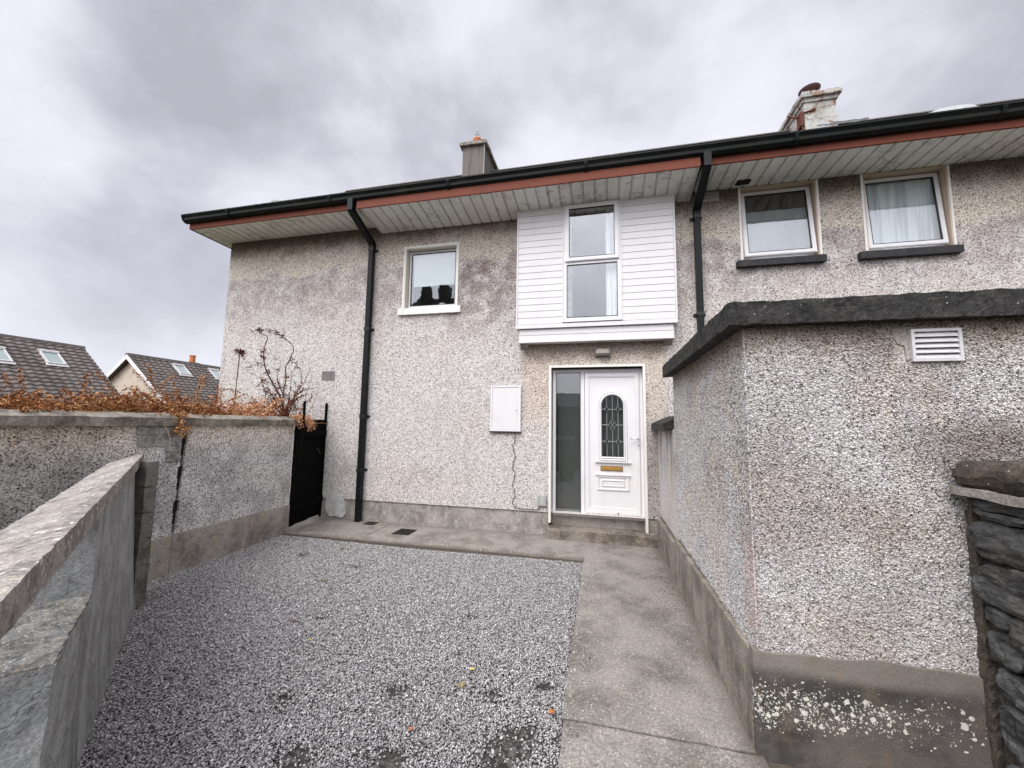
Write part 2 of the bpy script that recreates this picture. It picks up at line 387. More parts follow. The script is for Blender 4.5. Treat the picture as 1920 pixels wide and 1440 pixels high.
M_brokentop = material('broken_block_top', concrete((.24, .235, .22), (.09, .09, .085), (.36, .30, .21), scale=6, fleck=.15, bumpd=.015), spec=.3)
M_patch = material('pale_cement_patch', concrete((.52, .52, .49), (.38, .37, .34), (.47, .45, .40), scale=3, bumpd=.002), spec=.3)
M_blockpatch = material('exposed_block', concrete((.34, .325, .29), (.14, .14, .135), (.36, .33, .27), scale=4, bumpd=.006), spec=.3)
def painted(c, dirt=.15, dc=(.45, .40, .34), rough=.4, sc_=3):
    def fn(t):
        p = t.pos(); a = t.noise(p, sc_, 6, .7, .3); f = t.noise(p, 40, 4, .6)
        s = t.noise(t.vm('MULTIPLY', p, (14, 14, 1.2)), 1., 4, .6)
        col = t.mix(t.m('MULTIPLY', t.step(a, .45, .75), dirt), c, dc)
        col = t.mix(t.m('MULTIPLY', t.step(s, .5, .72), dirt*.8), col, dc)
        return {'Base Color': col, 'Roughness': t.m('ADD', rough, t.m('MULTIPLY', f, .15)), 'Normal': t.bump(f, .12, .002)}
    return fn
M_white = material('white_upvc', painted((.74, .72, .71), .18, rough=.28))
M_clad = material('white_cladding', painted((.70, .672, .66), .25, (.58, .53, .48), .42))
M_reveal = material('cream_painted_reveal', painted((.66, .62, .54), .35, (.42, .37, .30), .6))
M_reveal2 = material('beige_painted_reveal', painted((.56, .44, .34), .35, (.36, .28, .21), .6))
M_trim = material('white_painted_trim', painted((.78, .76, .70), .3, (.48, .43, .36), .5))
def f_soffit(t):
    p = t.pos(); x, y, z = t.xyz(p)
    a = t.noise(p, 5, 6, .7, 1.2); b = t.noise(p, 2.2, 4, .6)
    col = t.mix(t.m('MULTIPLY', t.step(b, .4, .7), .6), (.84, .84, .80), (.66, .645, .60))
    m = t.m('MULTIPLY', t.band(a, .545, .565, .60, .63), t.step(t.noise(p, 1.3, 3), .45, .58))
    col = t.mix(t.m('MULTIPLY', m, .5), col, (.30, .24, .24))
    m2 = t.m('MULTIPLY', t.step(t.noise(p, 9, 5, .7), .60, .68), .35)
    col = t.mix(m2, col, (.33, .28, .27))
    return {'Base Color': col, 'Roughness': .6}
M_soffit = material('weathered_soffit_board', f_soffit)
M_fascia = material('red_brown_fascia', painted((.18, .052, .030), .35, (.10, .034, .024), .65), spec=.25)
def f_gutter(t):
    p = t.pos(); a = t.noise(p, 5, 5, .7); b = t.noise(t.vm('MULTIPLY', p, (1, 20, 20)), 1., 3)
    col = t.mix(t.step(a, .5, .75), (.006, .007, .006), (.022, .022, .015))
    return {'Base Color': col, 'Roughness': t.m('ADD', .4, t.m('MULTIPLY', a, .3))}
M_gutter = material('black_gutter_plastic', f_gutter, spec=.22)
M_pipe = material('black_pipe_plastic', painted((.005, .0055, .0055), .25, (.02, .02, .018), .4), spec=.22)
M_gate = material('black_painted_boards', painted((.003, .003, .003), .2, (.004, .004, .004), .8), spec=.08)
def f_roof(t):
    p = t.pos(); x, y, z = t.xyz(p)
    a = t.noise(p, 2, 5, .6); f = t.noise(p, 30, 4, .7)
    col = t.mix(t.step(a, .4, .65), (.105, .085, .078), (.065, .054, .05))
    col = t.mix(t.m('MULTIPLY', t.step(f, .5, .7), .5), col, (.16, .13, .10))
    fy = t.m('FRACT', t.m('DIVIDE', y, .26)); fx = t.m('SINE', t.m('MULTIPLY', x, 21))
    return {'Base Color': col, 'Roughness': .85, 'Normal': t.bump(t.m('ADD', t.m('MULTIPLY', fy, 1.), t.m('MULTIPLY', fx, .4)), .8, .03)}
M_roof = material('concrete_roof_tile', f_roof)
M_farroof = material('grey_interlocking_tile', lambda t: {'Base Color': t.mix(t.step(t.noise(t.pos(), 1.2, 5, .7), .4, .65), (.135, .112, .100), (.085, .070, .063)), 'Roughness': .75})
M_farwall = material('cream_house_render', lambda t: {'Base Color': t.mix(t.step(t.noise(t.pos(), 3, 5, .7), .4, .7), (.62, .53, .43), (.48, .41, .33)), 'Roughness': .9})
M_opp = material('opposite_house_render', col=(.10, .095, .09), rough=.9)
M_opproof = material('opposite_house_slate', col=(.03, .03, .033), rough=.8)
def f_chim(t):
    p = t.pos(); s = t.noise(t.vm('MULTIPLY', p, (9, 9, 1.)), 1., 4, .6); f = t.noise(p, 50, 3, .7)
    col = t.mix(t.step(s, .4, .65), (.155, .135, .12), (.09, .075, .066))
    col = t.mix(.6, col, t.ramp(f, [(.3, .75), (.7, 1.25)]), 'MULTIPLY')
    return {'Base Color': col, 'Roughness': .95}
M_chim = material('dark_rendered_chimney', f_chim)
def f_chimw(t):
    p = t.pos(); a = t.noise(p, 7, 6, .75, .5); b = t.noise(p, 3, 4, .6); z = t.xyz(p)[2]
    col = t.mix(t.step(b, .4, .7), (.46, .46, .42), (.28, .275, .24))
    col = t.mix(t.m('MULTIPLY', t.step(a, .52, .60), .9), col, (.20, .09, .045))
    col = t.mix(t.m('MULTIPLY', t.step(t.noise(p, 12, 4, .7), .62, .7), .8), col, (.13, .14, .05))
    j = t.m('SUBTRACT', 1., t.step(t.m('ABSOLUTE', t.m('SUBTRACT', t.m('FRACT', t.m('DIVIDE', z, .225)), .5)), .03, .06))
    col = t.mix(t.m('MULTIPLY', j, .5), col, (.16, .13, .11))
    return {'Base Color': col, 'Roughness': .85}
M_chimw = material('flaking_white_chimney', f_chimw)
M_terra = material('terracotta', painted((.50, .17, .07), .3, (.30, .16, .09), .7))
M_rust = material('rusty_iron', painted((.12, .035, .02), .5, (.05, .02, .012), .9, 8))
M_cowl = material('dark_cowl_metal', painted((.075, .028, .026), .4, (.03, .02, .02), .6))
M_wire = material('galvanised_wire', col=(.30, .31, .32), rough=.5, metal=.6)
M_vent = material('grey_vent_plastic', painted((.42, .42, .40), .5, (.18, .17, .15), .6))
M_ventdark = material('dark_vent_metal', painted((.20, .19, .185), .5, (.06, .055, .05), .6))
M_ventw = material('white_louvre_plastic', painted((.62, .60, .59), .35, (.30, .28, .26), .5, 9))
M_dome = material('white_roof_vent', painted((.36, .365, .36), .5, (.22, .21, .18), .6, 7))
M_dark = material('dark_void', col=(.006, .006, .006), rough=.9)
M_black = material('black_rubber', col=(.005, .005, .005), rough=.5)
M_sillb = material('black_painted_sill', painted((.010, .010, .010), .35, (.06, .055, .05), .6, 12))
M_brass = material('brass', painted((.62, .36, .11), .25, (.40, .22, .08), .33), metal=.75)
M_steel = material('polished_steel', col=(.62, .62, .62), rough=.25, metal=1)
M_lead = material('lead_came', col=(.42, .42, .41), rough=.4, metal=.3)
M_lamp = material('dirty_lamp_glass', painted((.30, .27, .21), .6, (.12, .10, .07), .4, 12))
M_curtain = material('white_net_curtain', lambda t: {'Base Color': t.mix(t.step(t.noise(t.vm('MULTIPLY', t.pos(), (22, 6, .8)), 1., 2), .4, .6), (.88, .88, .88), (.62, .62, .64)), 'Roughness': .9})
M_blind = material('roller_blind', col=(.60, .63, .61), rough=.8)
M_skyrefl = material('painted_sky_reflection', lambda t: {'Base Color': t.mix(t.step(t.noise(t.vm('MULTIPLY', t.pos(), (9, 3, .6)), 1., 2), .3, .7), (.34, .35, .355), (.40, .40, .40)), 'Roughness': .95})  # grey that puts reflected sky into a window by colour
M_frost = material('dim_room_backing', col=(.22, .22, .215), rough=.9)
M_inner = material('interior_room_paint', col=(.20, .19, .18), rough=.9)
def glassmat(name, refl, tint=(.9, .93, .93)):
    m = bpy.data.materials.new(name); m.use_nodes = True; t = NT(m.node_tree)
    for n in list(t.n):
        if n.type != 'OUTPUT_MATERIAL': t.n.remove(n)
    out = [n for n in t.n][0]
    g = t.node('ShaderNodeBsdfGlossy'); g.inputs['Roughness'].default_value = .015; g.inputs['Color'].default_value = (1, .985, .97, 1)
    tr = t.node('ShaderNodeBsdfTransparent'); tr.inputs['Color'].default_value = tuple(tint)+(1,)
    lw = t.node('ShaderNodeLayerWeight'); lw.inputs[0].default_value = .5
    fac = t.m('ADD', t.m('ADD', t.m('MULTIPLY', t.m('POWER', lw.outputs['Facing'], 4.), .9), .04), refl, clamp=True)
    wv = t.noise(t.pos(), 3.5, 2); bp = t.bump(wv, .10, .01); t.put(g.inputs['Normal'], bp)
    mx = t.node('ShaderNodeMixShader'); t.put(mx.inputs[0], fac); t.l.new(tr.outputs[0], mx.inputs[1]); t.l.new(g.outputs[0], mx.inputs[2])
    t.l.new(mx.outputs[0], out.inputs[0]); return m
M_glass = glassmat('window_glass', .07)
M_glassc = glassmat('clear_window_glass', .05)
M_glassd = glassmat('dark_door_glass', .07, (.8, .82, .81))
def f_ground(t):
    p = t.pos(); a = t.noise(p, .6, 5, .6); b = t.noise(p, 12, 4, .7)
    col = t.mix(t.step(a, .4, .65), (.055, .065, .028), (.10, .085, .05)); col = t.mix(.7, col, t.ramp(b, [(.3, .6), (.7, 1.4)]), 'MULTIPLY')
    return {'Base Color': col, 'Roughness': .95, 'Normal': t.bump(b, .5, .03)}
M_ground = material('rough_grass_ground', f_ground)
M_asph = material('asphalt', lambda t: {'Base Color': t.ramp(t.noise(t.pos(), 60, 4, .7), [(.3, .035), (.7, .08)]), 'Roughness': .85})
def f_soil(t):
    p = t.pos(); v = t.vor(p, 55); c = t.xyz(v['Color'])
    col = t.ramp(c[0], [(0, (.02, .017, .015)), (.5, (.045, .04, .036)), (1, (.11, .10, .095))])
    return {'Base Color': col, 'Roughness': .95, 'Normal': t.bump(v['Distance'], .8, .01)}
M_soil = material('dark_grit', f_soil)
def f_stone_g(t):
    at = t.node('ShaderNodeAttribute'); at.attribute_name = 'tone'
    f = t.noise(t.pos(), 180, 2)
    col = t.ramp(at.outputs['Fac'], [(0, (.08, .074, .072)), (.25, (.25, .235, .228)), (.6, (.43, .412, .40)), (.9, (.57, .55, .53)), (.985, (.68, .665, .64)), (1, (.88, .87, .84))])
    col = t.mix(.8, col, t.ramp(f, [(.3, .8), (.7, 1.2)]), 'MULTIPLY')
    return {'Base Color': col, 'Roughness': .75}
M_gravel = material('grey_limestone_chip', f_stone_g, spec=.4)
def f_slate(t):
    p = t.pos(); v = t.noise(t.vm('MULTIPLY', p, (1, 1, 5)), 5., 6, .7); b = t.noise(p, 2.2, 4, .6); f = t.noise(p, 70, 4, .7)
    col = t.mix(t.step(v, .4, .65), (.125, .125, .121), (.04, .039, .036))
    col = t.mix(t.m('MULTIPLY', t.step(b, .55, .7), .6), col, (.085, .06, .035))
    col = t.mix(.8, col, t.ramp(f, [(.3, .7), (.7, 1.3)]), 'MULTIPLY')
    return {'Base Color': col, 'Roughness': .9, 'Normal': t.bump(t.m('ADD', v, t.m('MULTIPLY', f, .6)), .8, .012)}
M_slate = material('dark_slate_stone', f_slate, spec=.2)
M_mortar = material('brown_earthy_mortar', concrete((.10, .085, .065), (.04, .034, .028), (.15, .11, .07), scale=6, bumpd=.02))
M_stonecap = material('brown_mossy_cap_stone', concrete((.075, .058, .042), (.03, .025, .02), (.12, .085, .05), scale=4, fleck=.05, bumpd=.015))
def leafmat(name, a, b, c):
    def fn(t):
        at = t.node('ShaderNodeAttribute'); at.attribute_name = 'tone'
        return {'Base Color': t.ramp(at.outputs['Fac'], [(0, a), (.55, b), (1, c)]), 'Roughness': .8}
    return material(name, fn, spec=.2)
M_fern = leafmat('dead_bracken_leaf', (.075, .026, .012), (.29, .105, .032), (.62, .37, .17))
M_pinkleaf = leafmat('pale_dry_leaf', (.16, .045, .018), (.52, .24, .11), (.85, .58, .38))
M_redleaf = leafmat('dark_red_leaf', (.04, .010, .007), (.12, .030, .014), (.32, .10, .035))
M_stem = material('brown_twig', painted((.09, .045, .03), .5, (.05, .03, .02), .8))
M_stemp = material('pale_dry_stalk', painted((.42, .24, .12), .5, (.25, .13, .06), .8))
# ------------------------------------------------------------------ structure: ground, path, gravel bed
def struct(o, label=None, cat=None): o['kind'] = 'structure'; return o
g = MB(); g.add([(-400, -400, -.12), (400, -400, -.12), (400, 400, -.12), (-400, 400, -.12)], [(0, 1, 2, 3)])
struct(g.build('ground', M_ground))
g = MB(); g.add([(-60, -18, -.10), (60, -18, -.10), (60, -8.5, -.10), (-60, -8.5, -.10)], [(0, 1, 2, 3)])
struct(g.build('road', M_asph))
g = MB(); g.box(-4.2, -.19, -8.4, -.83, -.3, -.045); struct(g.build('gravel_bed', M_soil))
# house-side slabs and the entrance path, each slab a rough edged slab
def edge_wob(amp=.006, f=6):
    return lambda p: Vector((p[0], p[1], p[2]))
slabs = MB()
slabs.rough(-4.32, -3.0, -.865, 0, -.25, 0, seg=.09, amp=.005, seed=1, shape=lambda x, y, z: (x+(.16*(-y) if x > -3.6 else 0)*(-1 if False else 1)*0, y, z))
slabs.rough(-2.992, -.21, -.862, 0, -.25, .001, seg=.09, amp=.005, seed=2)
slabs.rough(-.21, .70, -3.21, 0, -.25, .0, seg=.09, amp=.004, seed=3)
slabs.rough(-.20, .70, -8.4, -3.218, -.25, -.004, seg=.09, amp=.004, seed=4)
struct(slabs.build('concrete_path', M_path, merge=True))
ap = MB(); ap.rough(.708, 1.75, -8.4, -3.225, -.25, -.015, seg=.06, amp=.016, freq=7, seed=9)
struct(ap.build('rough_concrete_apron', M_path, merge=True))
# gravel: tens of thousands of separate chips in one mesh (stuff)
def gravel():
    rng = np.random.default_rng(5)
    xs = []
    N = 560000
    # density weighted: denser sampling close to the camera is not needed, even cover
    x = rng.uniform(-4.1, -.20, N); y = rng.uniform(-5.6, -.85, N)
    # keep in front of the low wall line only
    tt = (x+3.63)*.6267+(y+2.85)*.7793
    keep = (tt > .0) | ((y > -2.80) & (x < -3.4))
    x, y = x[keep], y[keep]
    # thin spots where the grit shows through
    holes = [(-.42, -3.42, .10), (-.95, -3.62, .09), (-.62, -3.1, .05), (-1.7, -3.4, .06), (-1.15, -3.2, .06), (-2.1, -2.6, .05), (-.33, -2.95, .05), (-.55, -3.75, .10), (-.40, -3.30, .07), (-.48, -3.50, .08), (-1.35, -3.7, .07), (-1.0, -2.3, .03), (-3.3, -1.45, .06), (-2.5, -1.6, .05)]
    ok = np.ones(len(x), bool)
    wob = .55+.45*np.sin(x*61+2*np.sin(y*47))*np.sin(y*67+2*np.sin(x*53))
    for hx, hy, hr in holes:
        dd = np.hypot(x-hx, (y-hy)*1.3)/(.35+1.0*wob); ok &= ~((dd < hr) & (rng.random(len(x)) < .93)); ok &= ~((dd < hr*2) & (rng.random(len(x)) < .4))
    x, y = x[ok], y[ok]; n = len(x)
    size = rng.uniform(.0032, .0070, n)*np.where(rng.random(n) < .05, 1.35, 1)
    base = np.array([(-1, -.3, 0), (.9, .3, 0), (0, -1, .1), (.1, 1, -.1), (-.1, 0, -1), (.1, .1, 1)], float)
    v = base[None]*1.15+rng.uniform(-.38, .38, (n, 6, 3))
    v *= np.stack([np.ones(n)*1.25, rng.uniform(.6, 1., n), rng.uniform(.35, .7, n)], 1)[:, None, :]
    a, b, c = rng.uniform(0, 6.283, n), rng.normal(0, .45, n), rng.normal(0, .45, n)
    def rot(v, ang, i, j):
        ca, sa = np.cos(ang)[:, None], np.sin(ang)[:, None]; vi = v[:, :, i].copy(); vj = v[:, :, j].copy()
        v[:, :, i] = vi*ca-vj*sa; v[:, :, j] = vi*sa+vj*ca
    rot(v, b, 0, 2); rot(v, c, 1, 2); rot(v, a, 0, 1)
    v *= size[:, None, None]
    z = -.042+rng.uniform(0, .020, n)-.014*np.exp(-np.maximum(0, np.minimum(-.86-y, -.22-x))/.03)+.008*np.sin(x*1.7+y)*np.sin(y*2.1)
    # strays kicked onto the slabs
    k = 420; st_ = rng.integers(0, n, k); q = np.abs(rng.normal(0, .07, k))
    side = rng.random(k) < .5
    x[st_] = np.where(side, -.205+q, rng.uniform(-4., -.3, k)); y[st_] = np.where(side, rng.uniform(-4.5, -1., k), -.86+q); z[st_] = .003
    v += np.stack([x, y, z], 1)[:, None, :]
    fq = np.array([(5, 0, 2), (5, 2, 1), (5, 1, 3), (5, 3, 0), (4, 2, 0), (4, 1, 2), (4, 3, 1), (4, 0, 3)])
    F = (fq[None]+6*np.arange(n)[:, None, None]).reshape(-1, 3)
    me = bpy.data.meshes.new('gravel'); me.vertices.add(n*6); me.vertices.foreach_set('co', v.reshape(-1))
    me.loops.add(F.size); me.loops.foreach_set('vertex_index', F.reshape(-1)); me.polygons.add(len(F))
    me.polygons.foreach_set('loop_start', np.arange(0, F.size, 3)); me.polygons.foreach_set('loop_total', np.full(len(F), 3))
    me.update(calc_edges=True)
    at = me.attributes.new('tone', 'FLOAT', 'POINT'); tone = np.clip(rng.normal(.50, .30, n), 0, .97); tone[rng.random(n) < .006] = 1.
    at.data.foreach_set('value', np.repeat(tone, 6).astype(np.float32))
    o = link('gravel', me, M_gravel); tag(o, 'loose grey limestone gravel covering the front yard', 'gravel', kind='stuff')
gravel()
# ------------------------------------------------------------------ house shells
def wall_sheet(mb, x0, x1, z0, z1, y, yb, holes):
    xs = sorted({x0, x1}|{h[0] for h in holes}|{h[1] for h in holes}); zs = sorted({z0, z1}|{h[2] for h in holes}|{h[3] for h in holes})
    for i in range(len(xs)-1):
        for j in range(len(zs)-1):
            cx, cz = (xs[i]+xs[i+1])/2, (zs[j]+zs[j+1])/2
            if any(h[0] < cx < h[1] and h[2] < cz < h[3] for h in holes): continue
            for yy in (y, yb): mb.add([(xs[i], yy, zs[j]), (xs[i+1], yy, zs[j]), (xs[i+1], yy, zs[j+1]), (xs[i], yy, zs[j+1])], [(0, 1, 2, 3)])
    for h in holes:
        a, b, c, d_ = h
        mb.add([(a, y, c), (b, y, c), (b, y, d_), (a, y, d_), (a, yb, c), (b, yb, c), (b, yb, d_), (a, yb, d_)], [(0, 1, 5, 4), (1, 2, 6, 5), (2, 3, 7, 6), (3, 0, 4, 7)])
YB = 7.0; RY = 3.3; RZ = 7.60; EY = -.66; EZ = 4.765; SL = (RZ-EZ)/(RY-EY); YE2 = 2*RY-EY
def roofz(y): return EZ+SL*(y-EY) if y <= RY else RZ-SL*(y-RY)
def shell(house, x0, x1, holes, left_gable, bothole):
    m = MB(); wall_sheet(m, x0, x1, .30, 4.72, -.012, .28, holes)
    m.add([(x0, YB, .0), (x1, YB, 0), (x1, YB, 4.72), (x0, YB, 4.72)], [(0, 1, 2, 3)])
    for xx in (x0, x1):
        m.add([(xx, -.012, .3), (xx, YB, .3), (xx, YB, 4.72), (xx, RY, RZ-.1), (xx, -.012, 4.72)], [(0, 1, 2, 3, 4)])
    m.build('wall', M_house, house)
    p = MB()
    for a, b in bothole: p.rough(a, b, .006, .24, -.2, .302, seg=.12, amp=.002, seed=3)
    if left_gable: p.box(x0+.01, x0+.2, .25, YB, -.2, .3)
    p.build('plinth', M_plinth, house, merge=True)
    f = MB(); f.box(x0+.05, x1-.05, .3, YB-.05, 2.42, 2.5); f.build('upper_floor', M_inner, house)
def roof(house, x0, x1, left_verge):
    r = MB(); th = .07; xo = x0-(.215 if left_verge else 0)
    pts = [(EY, EZ), (RY, RZ), (YE2, EZ), (YE2, EZ-th), (RY, RZ-th), (EY, EZ-th)]
    r.prism(pts, 'x', xo, x1)
    ro = r.build('roof', M_roof, house)
    # undulating lowest tile course, seen above the gutter
    c = MB(); k = int((x1-xo)/.15); wv = []
    for i in range(k*6+1): wv.append(xo+(x1-xo)*i/(k*6))
    for y0_, y1_ in ((EY+.0, EY+.30), (EY+.30, EY+.6)):
        vs = []; 
        for i, x in enumerate(wv):
            hz_ = .012*math.sin(x*2*math.pi/.15)+.02+.006*mnoise.noise(Vector((x*3, y0_, 0)))
            vs += [(x, y0_, roofz(y0_)+hz_+.008), (x, y1_, roofz(y1_)+hz_*.4)]
        c.add(vs, [(2*i, 2*i+2, 2*i+3, 2*i+1) for i in range(len(wv)-1)])
    c.build('eaves_tile_course', M_roof, ro, smooth=True)
    rd = MB(); n = int((x1-xo)/.45)
    for i in range(n):
        a = xo+(x1-xo)*i/n; b = xo+(x1-xo)*(i+1)/n-.006
        rd.prism([(RY-.14, RZ-.06), (RY-.10, RZ-.01), (RY, RZ+.02+.004*(i % 2)), (RY+.10, RZ-.01), (RY+.14, RZ-.06)], 'x', a, b)
    rd.build('ridge_tiles', M_roof, ro)
    return ro
def gutter(house, x0, x1, capl):
    g = MB()
    prof = [(-.585, 4.665), (-.635, 4.66), (-.675, 4.685), (-.68, 4.72), (-.70, 4.745), (-.70, 4.765), (-.688, 4.765), (-.668, 4.715), (-.64, 4.678), (-.585, 4.68)]
    g.prism(prof, 'x', x0, x1)
    if capl: g.prism([(-.585, 4.66), (-.635, 4.655), (-.68, 4.683), (-.705, 4.745), (-.705, 4.768), (-.585, 4.768)], 'x', x0-.006, x0)
    g.prism([(-.71, 4.752), (-.71, 4.768), (-.70, 4.768), (-.70, 4.752)], 'x', x0, x1)
    for xx in np.arange(x0+.9, x1-.2, 1.85):
        g.prism([(-.585, 4.655), (-.64, 4.65), (-.684, 4.68), (-.706, 4.74), (-.706, 4.772), (-.70, 4.772), (-.70, 4.745), (-.68, 4.72), (-.675, 4.685), (-.635, 4.66), (-.585, 4.665)], 'x', xx-.02, xx+.02)
    return g.build('gutter', M_gutter, house)
def pipe(house, x, zb, ztop=4.20, shoe=False):
    w_ = .036
    g = MB()
    def seg(pts):
        for i in range(len(pts)-1):
            a, b = Vector(pts[i]), Vector(pts[i+1]); dd = (b-a).normalized(); nx = Vector((1, 0, 0)); ny = nx.cross(dd).normalized()
            a2, b2 = a-dd*.012, b+dd*.012
            vs = [q+nx*sx*w_+ny*sy*w_ for q in (a2, b2) for sx, sy in ((-1, -1), (1, -1), (1, 1), (-1, 1))]
            g.add(vs, [(0, 1, 2, 3), (7, 6, 5, 4), (0, 4, 5, 1), (1, 5, 6, 2), (2, 6, 7, 3), (3, 7, 4, 0)])
    seg([(x, -.075, zb), (x, -.075, ztop)])
    o = g.build('downpipe', M_pipe, house)
    g = MB(); w_ = .041
    seg([(x, -.075, ztop-.03), (x, -.075, ztop+.08)]); seg([(x, -.075, ztop+.08), (x, -.635, 4.53)]); seg([(x, -.635, 4.53), (x, -.635, 4.70)])
    g.build('swan_neck', M_pipe, o)
    b = MB()
    for zz in (ztop-.02, 2.9, 1.55, .75):
        b = MB(); b.box(x-.075, x+.075, -.03, -.012, zz-.018, zz+.018); b.box(x-.045, x+.045, -.118, -.03, zz-.022, zz+.022)
        b.build('pipe_bracket', M_black, o)
def soffit(house, x0, x1, y0, y1, zf, zw, name='soffit'):
    s = MB(); n = max(1, round((x1-x0)/.15)); bw = (x1-x0)/n
    for i in range(n):
        a = x0+i*bw; b = a+bw
        # each board: flat face, then a shallow double V groove at its edge
        for (p, q, dz) in ((a+.012, b-.016, 0), (b-.009, b-.003, .004)):
            s.add([(p, y0, zf+dz), (q, y0, zf+dz), (q, y1, zw+dz), (p, y1, zw+dz), (p, y0, zf+.018), (q, y0, zf+.018), (q, y1, zw+.018), (p, y1, zw+.018)],
                [(0, 3, 2, 1), (4, 5, 6, 7), (0, 1, 5, 4), (1, 2, 6, 5), (2, 3, 7, 6), (3, 0, 4, 7)])
    s.add([(x0, y0, zf+.020), (x1, y0, zf+.020), (x1, y1, zw+.020), (x0, y1, zw+.020), (x0, y0, zf+.03), (x1, y0, zf+.03), (x1, y1, zw+.03), (x0, y1, zw+.03)],
        [(0, 3, 2, 1), (4, 5, 6, 7), (0, 1, 5, 4), (1, 2, 6, 5), (2, 3, 7, 6), (3, 0, 4, 7)])
    return s.build(name, M_soffit, house)
def airvent(parent, x0, x1, z0, z1, mat, n=6, y=-.012, name='air_vent', proud=.012):
    v = MB(); v.frame(x0, x1, z0, z1, .012, y-proud, y+.01)
    o = v.build(name, mat, parent)
    s = MB(); hgt = (z1-z0-.024)/n
    for i in range(n):
        za = z0+.012+i*hgt
        s.add([(x0+.012, y-proud+.002, za), (x1-.012, y-proud+.002, za), (x1-.012, y-.001, za+hgt*.78), (x0+.012, y-.001, za+hgt*.78),
               (x0+.012, y-proud+.002, za+.004), (x1-.012, y-proud+.002, za+.004), (x1-.012, y-.001, za+hgt*.78+.004), (x0+.012, y-.001, za+hgt*.78+.004)],
            [(0, 3, 2, 1), (4, 5, 6, 7), (0, 1, 5, 4), (1, 2, 6, 5), (2, 3, 7, 6), (3, 0, 4, 7)])
    s.build('louvre', mat, o)
    d_ = MB(); d_.box(x0+.012, x1-.012, y-.0008, y+.008, z0+.012, z1-.012); d_.build('vent_void', M_dark, o)
    return o
XM = 1.19
# ================================================================== HOUSE 1
H1 = empty('terraced_house', (-2.6, 0, 0), 'pebbledashed end of terrace house with white front door and white clad box window above it', 'house')
DX0, DX1, DZ1 = -.709, .557, 2.25
WA = (-2.967, -2.115, 3.208, 4.172)
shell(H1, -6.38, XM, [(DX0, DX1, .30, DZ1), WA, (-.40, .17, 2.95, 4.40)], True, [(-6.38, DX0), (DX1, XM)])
r1 = roof(H1, -6.38, XM, True)
gutter(H1, -6.62, XM+.06, True)
# fascia: outer parts and the lower middle length
f = MB(); f.box(-6.59, -3.56, -.585, -.56, 4.575, 4.73); f.box(-3.56, XM, -.575, -.56, 4.60, 4.73)
f.build('fascia', M_fascia, H1)
f = MB(); f.box(-3.45, 1.165, -.632, -.61, 4.545, 4.70); f.box(-3.45, 1.165, -.61, -.577, 4.66, 4.70); f.build('fascia', M_fascia, H1)
f = MB(); f.prism([(-.56, 4.575), (-.56, 4.73), (-.45, 4.80), (RY, RZ-.09), (RY, RZ-.28), (-.1, 4.575)], 'x', -6.59, -6.57); f.box(-6.59, -6.57, -.1, 7.2, 4.575, 4.60)
f.build('bargeboard', M_fascia, H1)
soffit(H1, -6.39, -3.50, -.56, -.01, 4.582, 4.582)
soffit(H1, -3.50, XM, -.56, -.01, 4.61, 4.61, 'inner_soffit')
f = MB()
for i in range(12):
    y0_ = -.56+i*.14
    f.box(-6.57, -6.392, y0_+.01, y0_+.135, 4.583, 4.60)
f.box(-6.57, -6.392, -.56, 1.12, 4.601, 4.61)
f.build('verge_soffit', M_soffit, H1)
soffit(H1, -3.40, 1.15, -.61, -.012, 4.553, 4.468, 'boxed_soffit')
f = MB()
for xx in (-3.412, 1.15):
    f.add([(xx, -.61, 4.550), (xx+.012, -.61, 4.550), (xx+.012, -.012, 4.464), (xx, -.012, 4.464), (xx, -.61, 4.60), (xx+.012, -.61, 4.60), (xx+.012, -.012, 4.49), (xx, -.012, 4.49)],
        [(0, 3, 2, 1), (4, 5, 6, 7), (0, 1, 5, 4), (1, 2, 6, 5), (2, 3, 7, 6), (3, 0, 4, 7)])
f.each('soffit_end_trim', M_trim, H1)
pipe(H1, -3.53, .01)
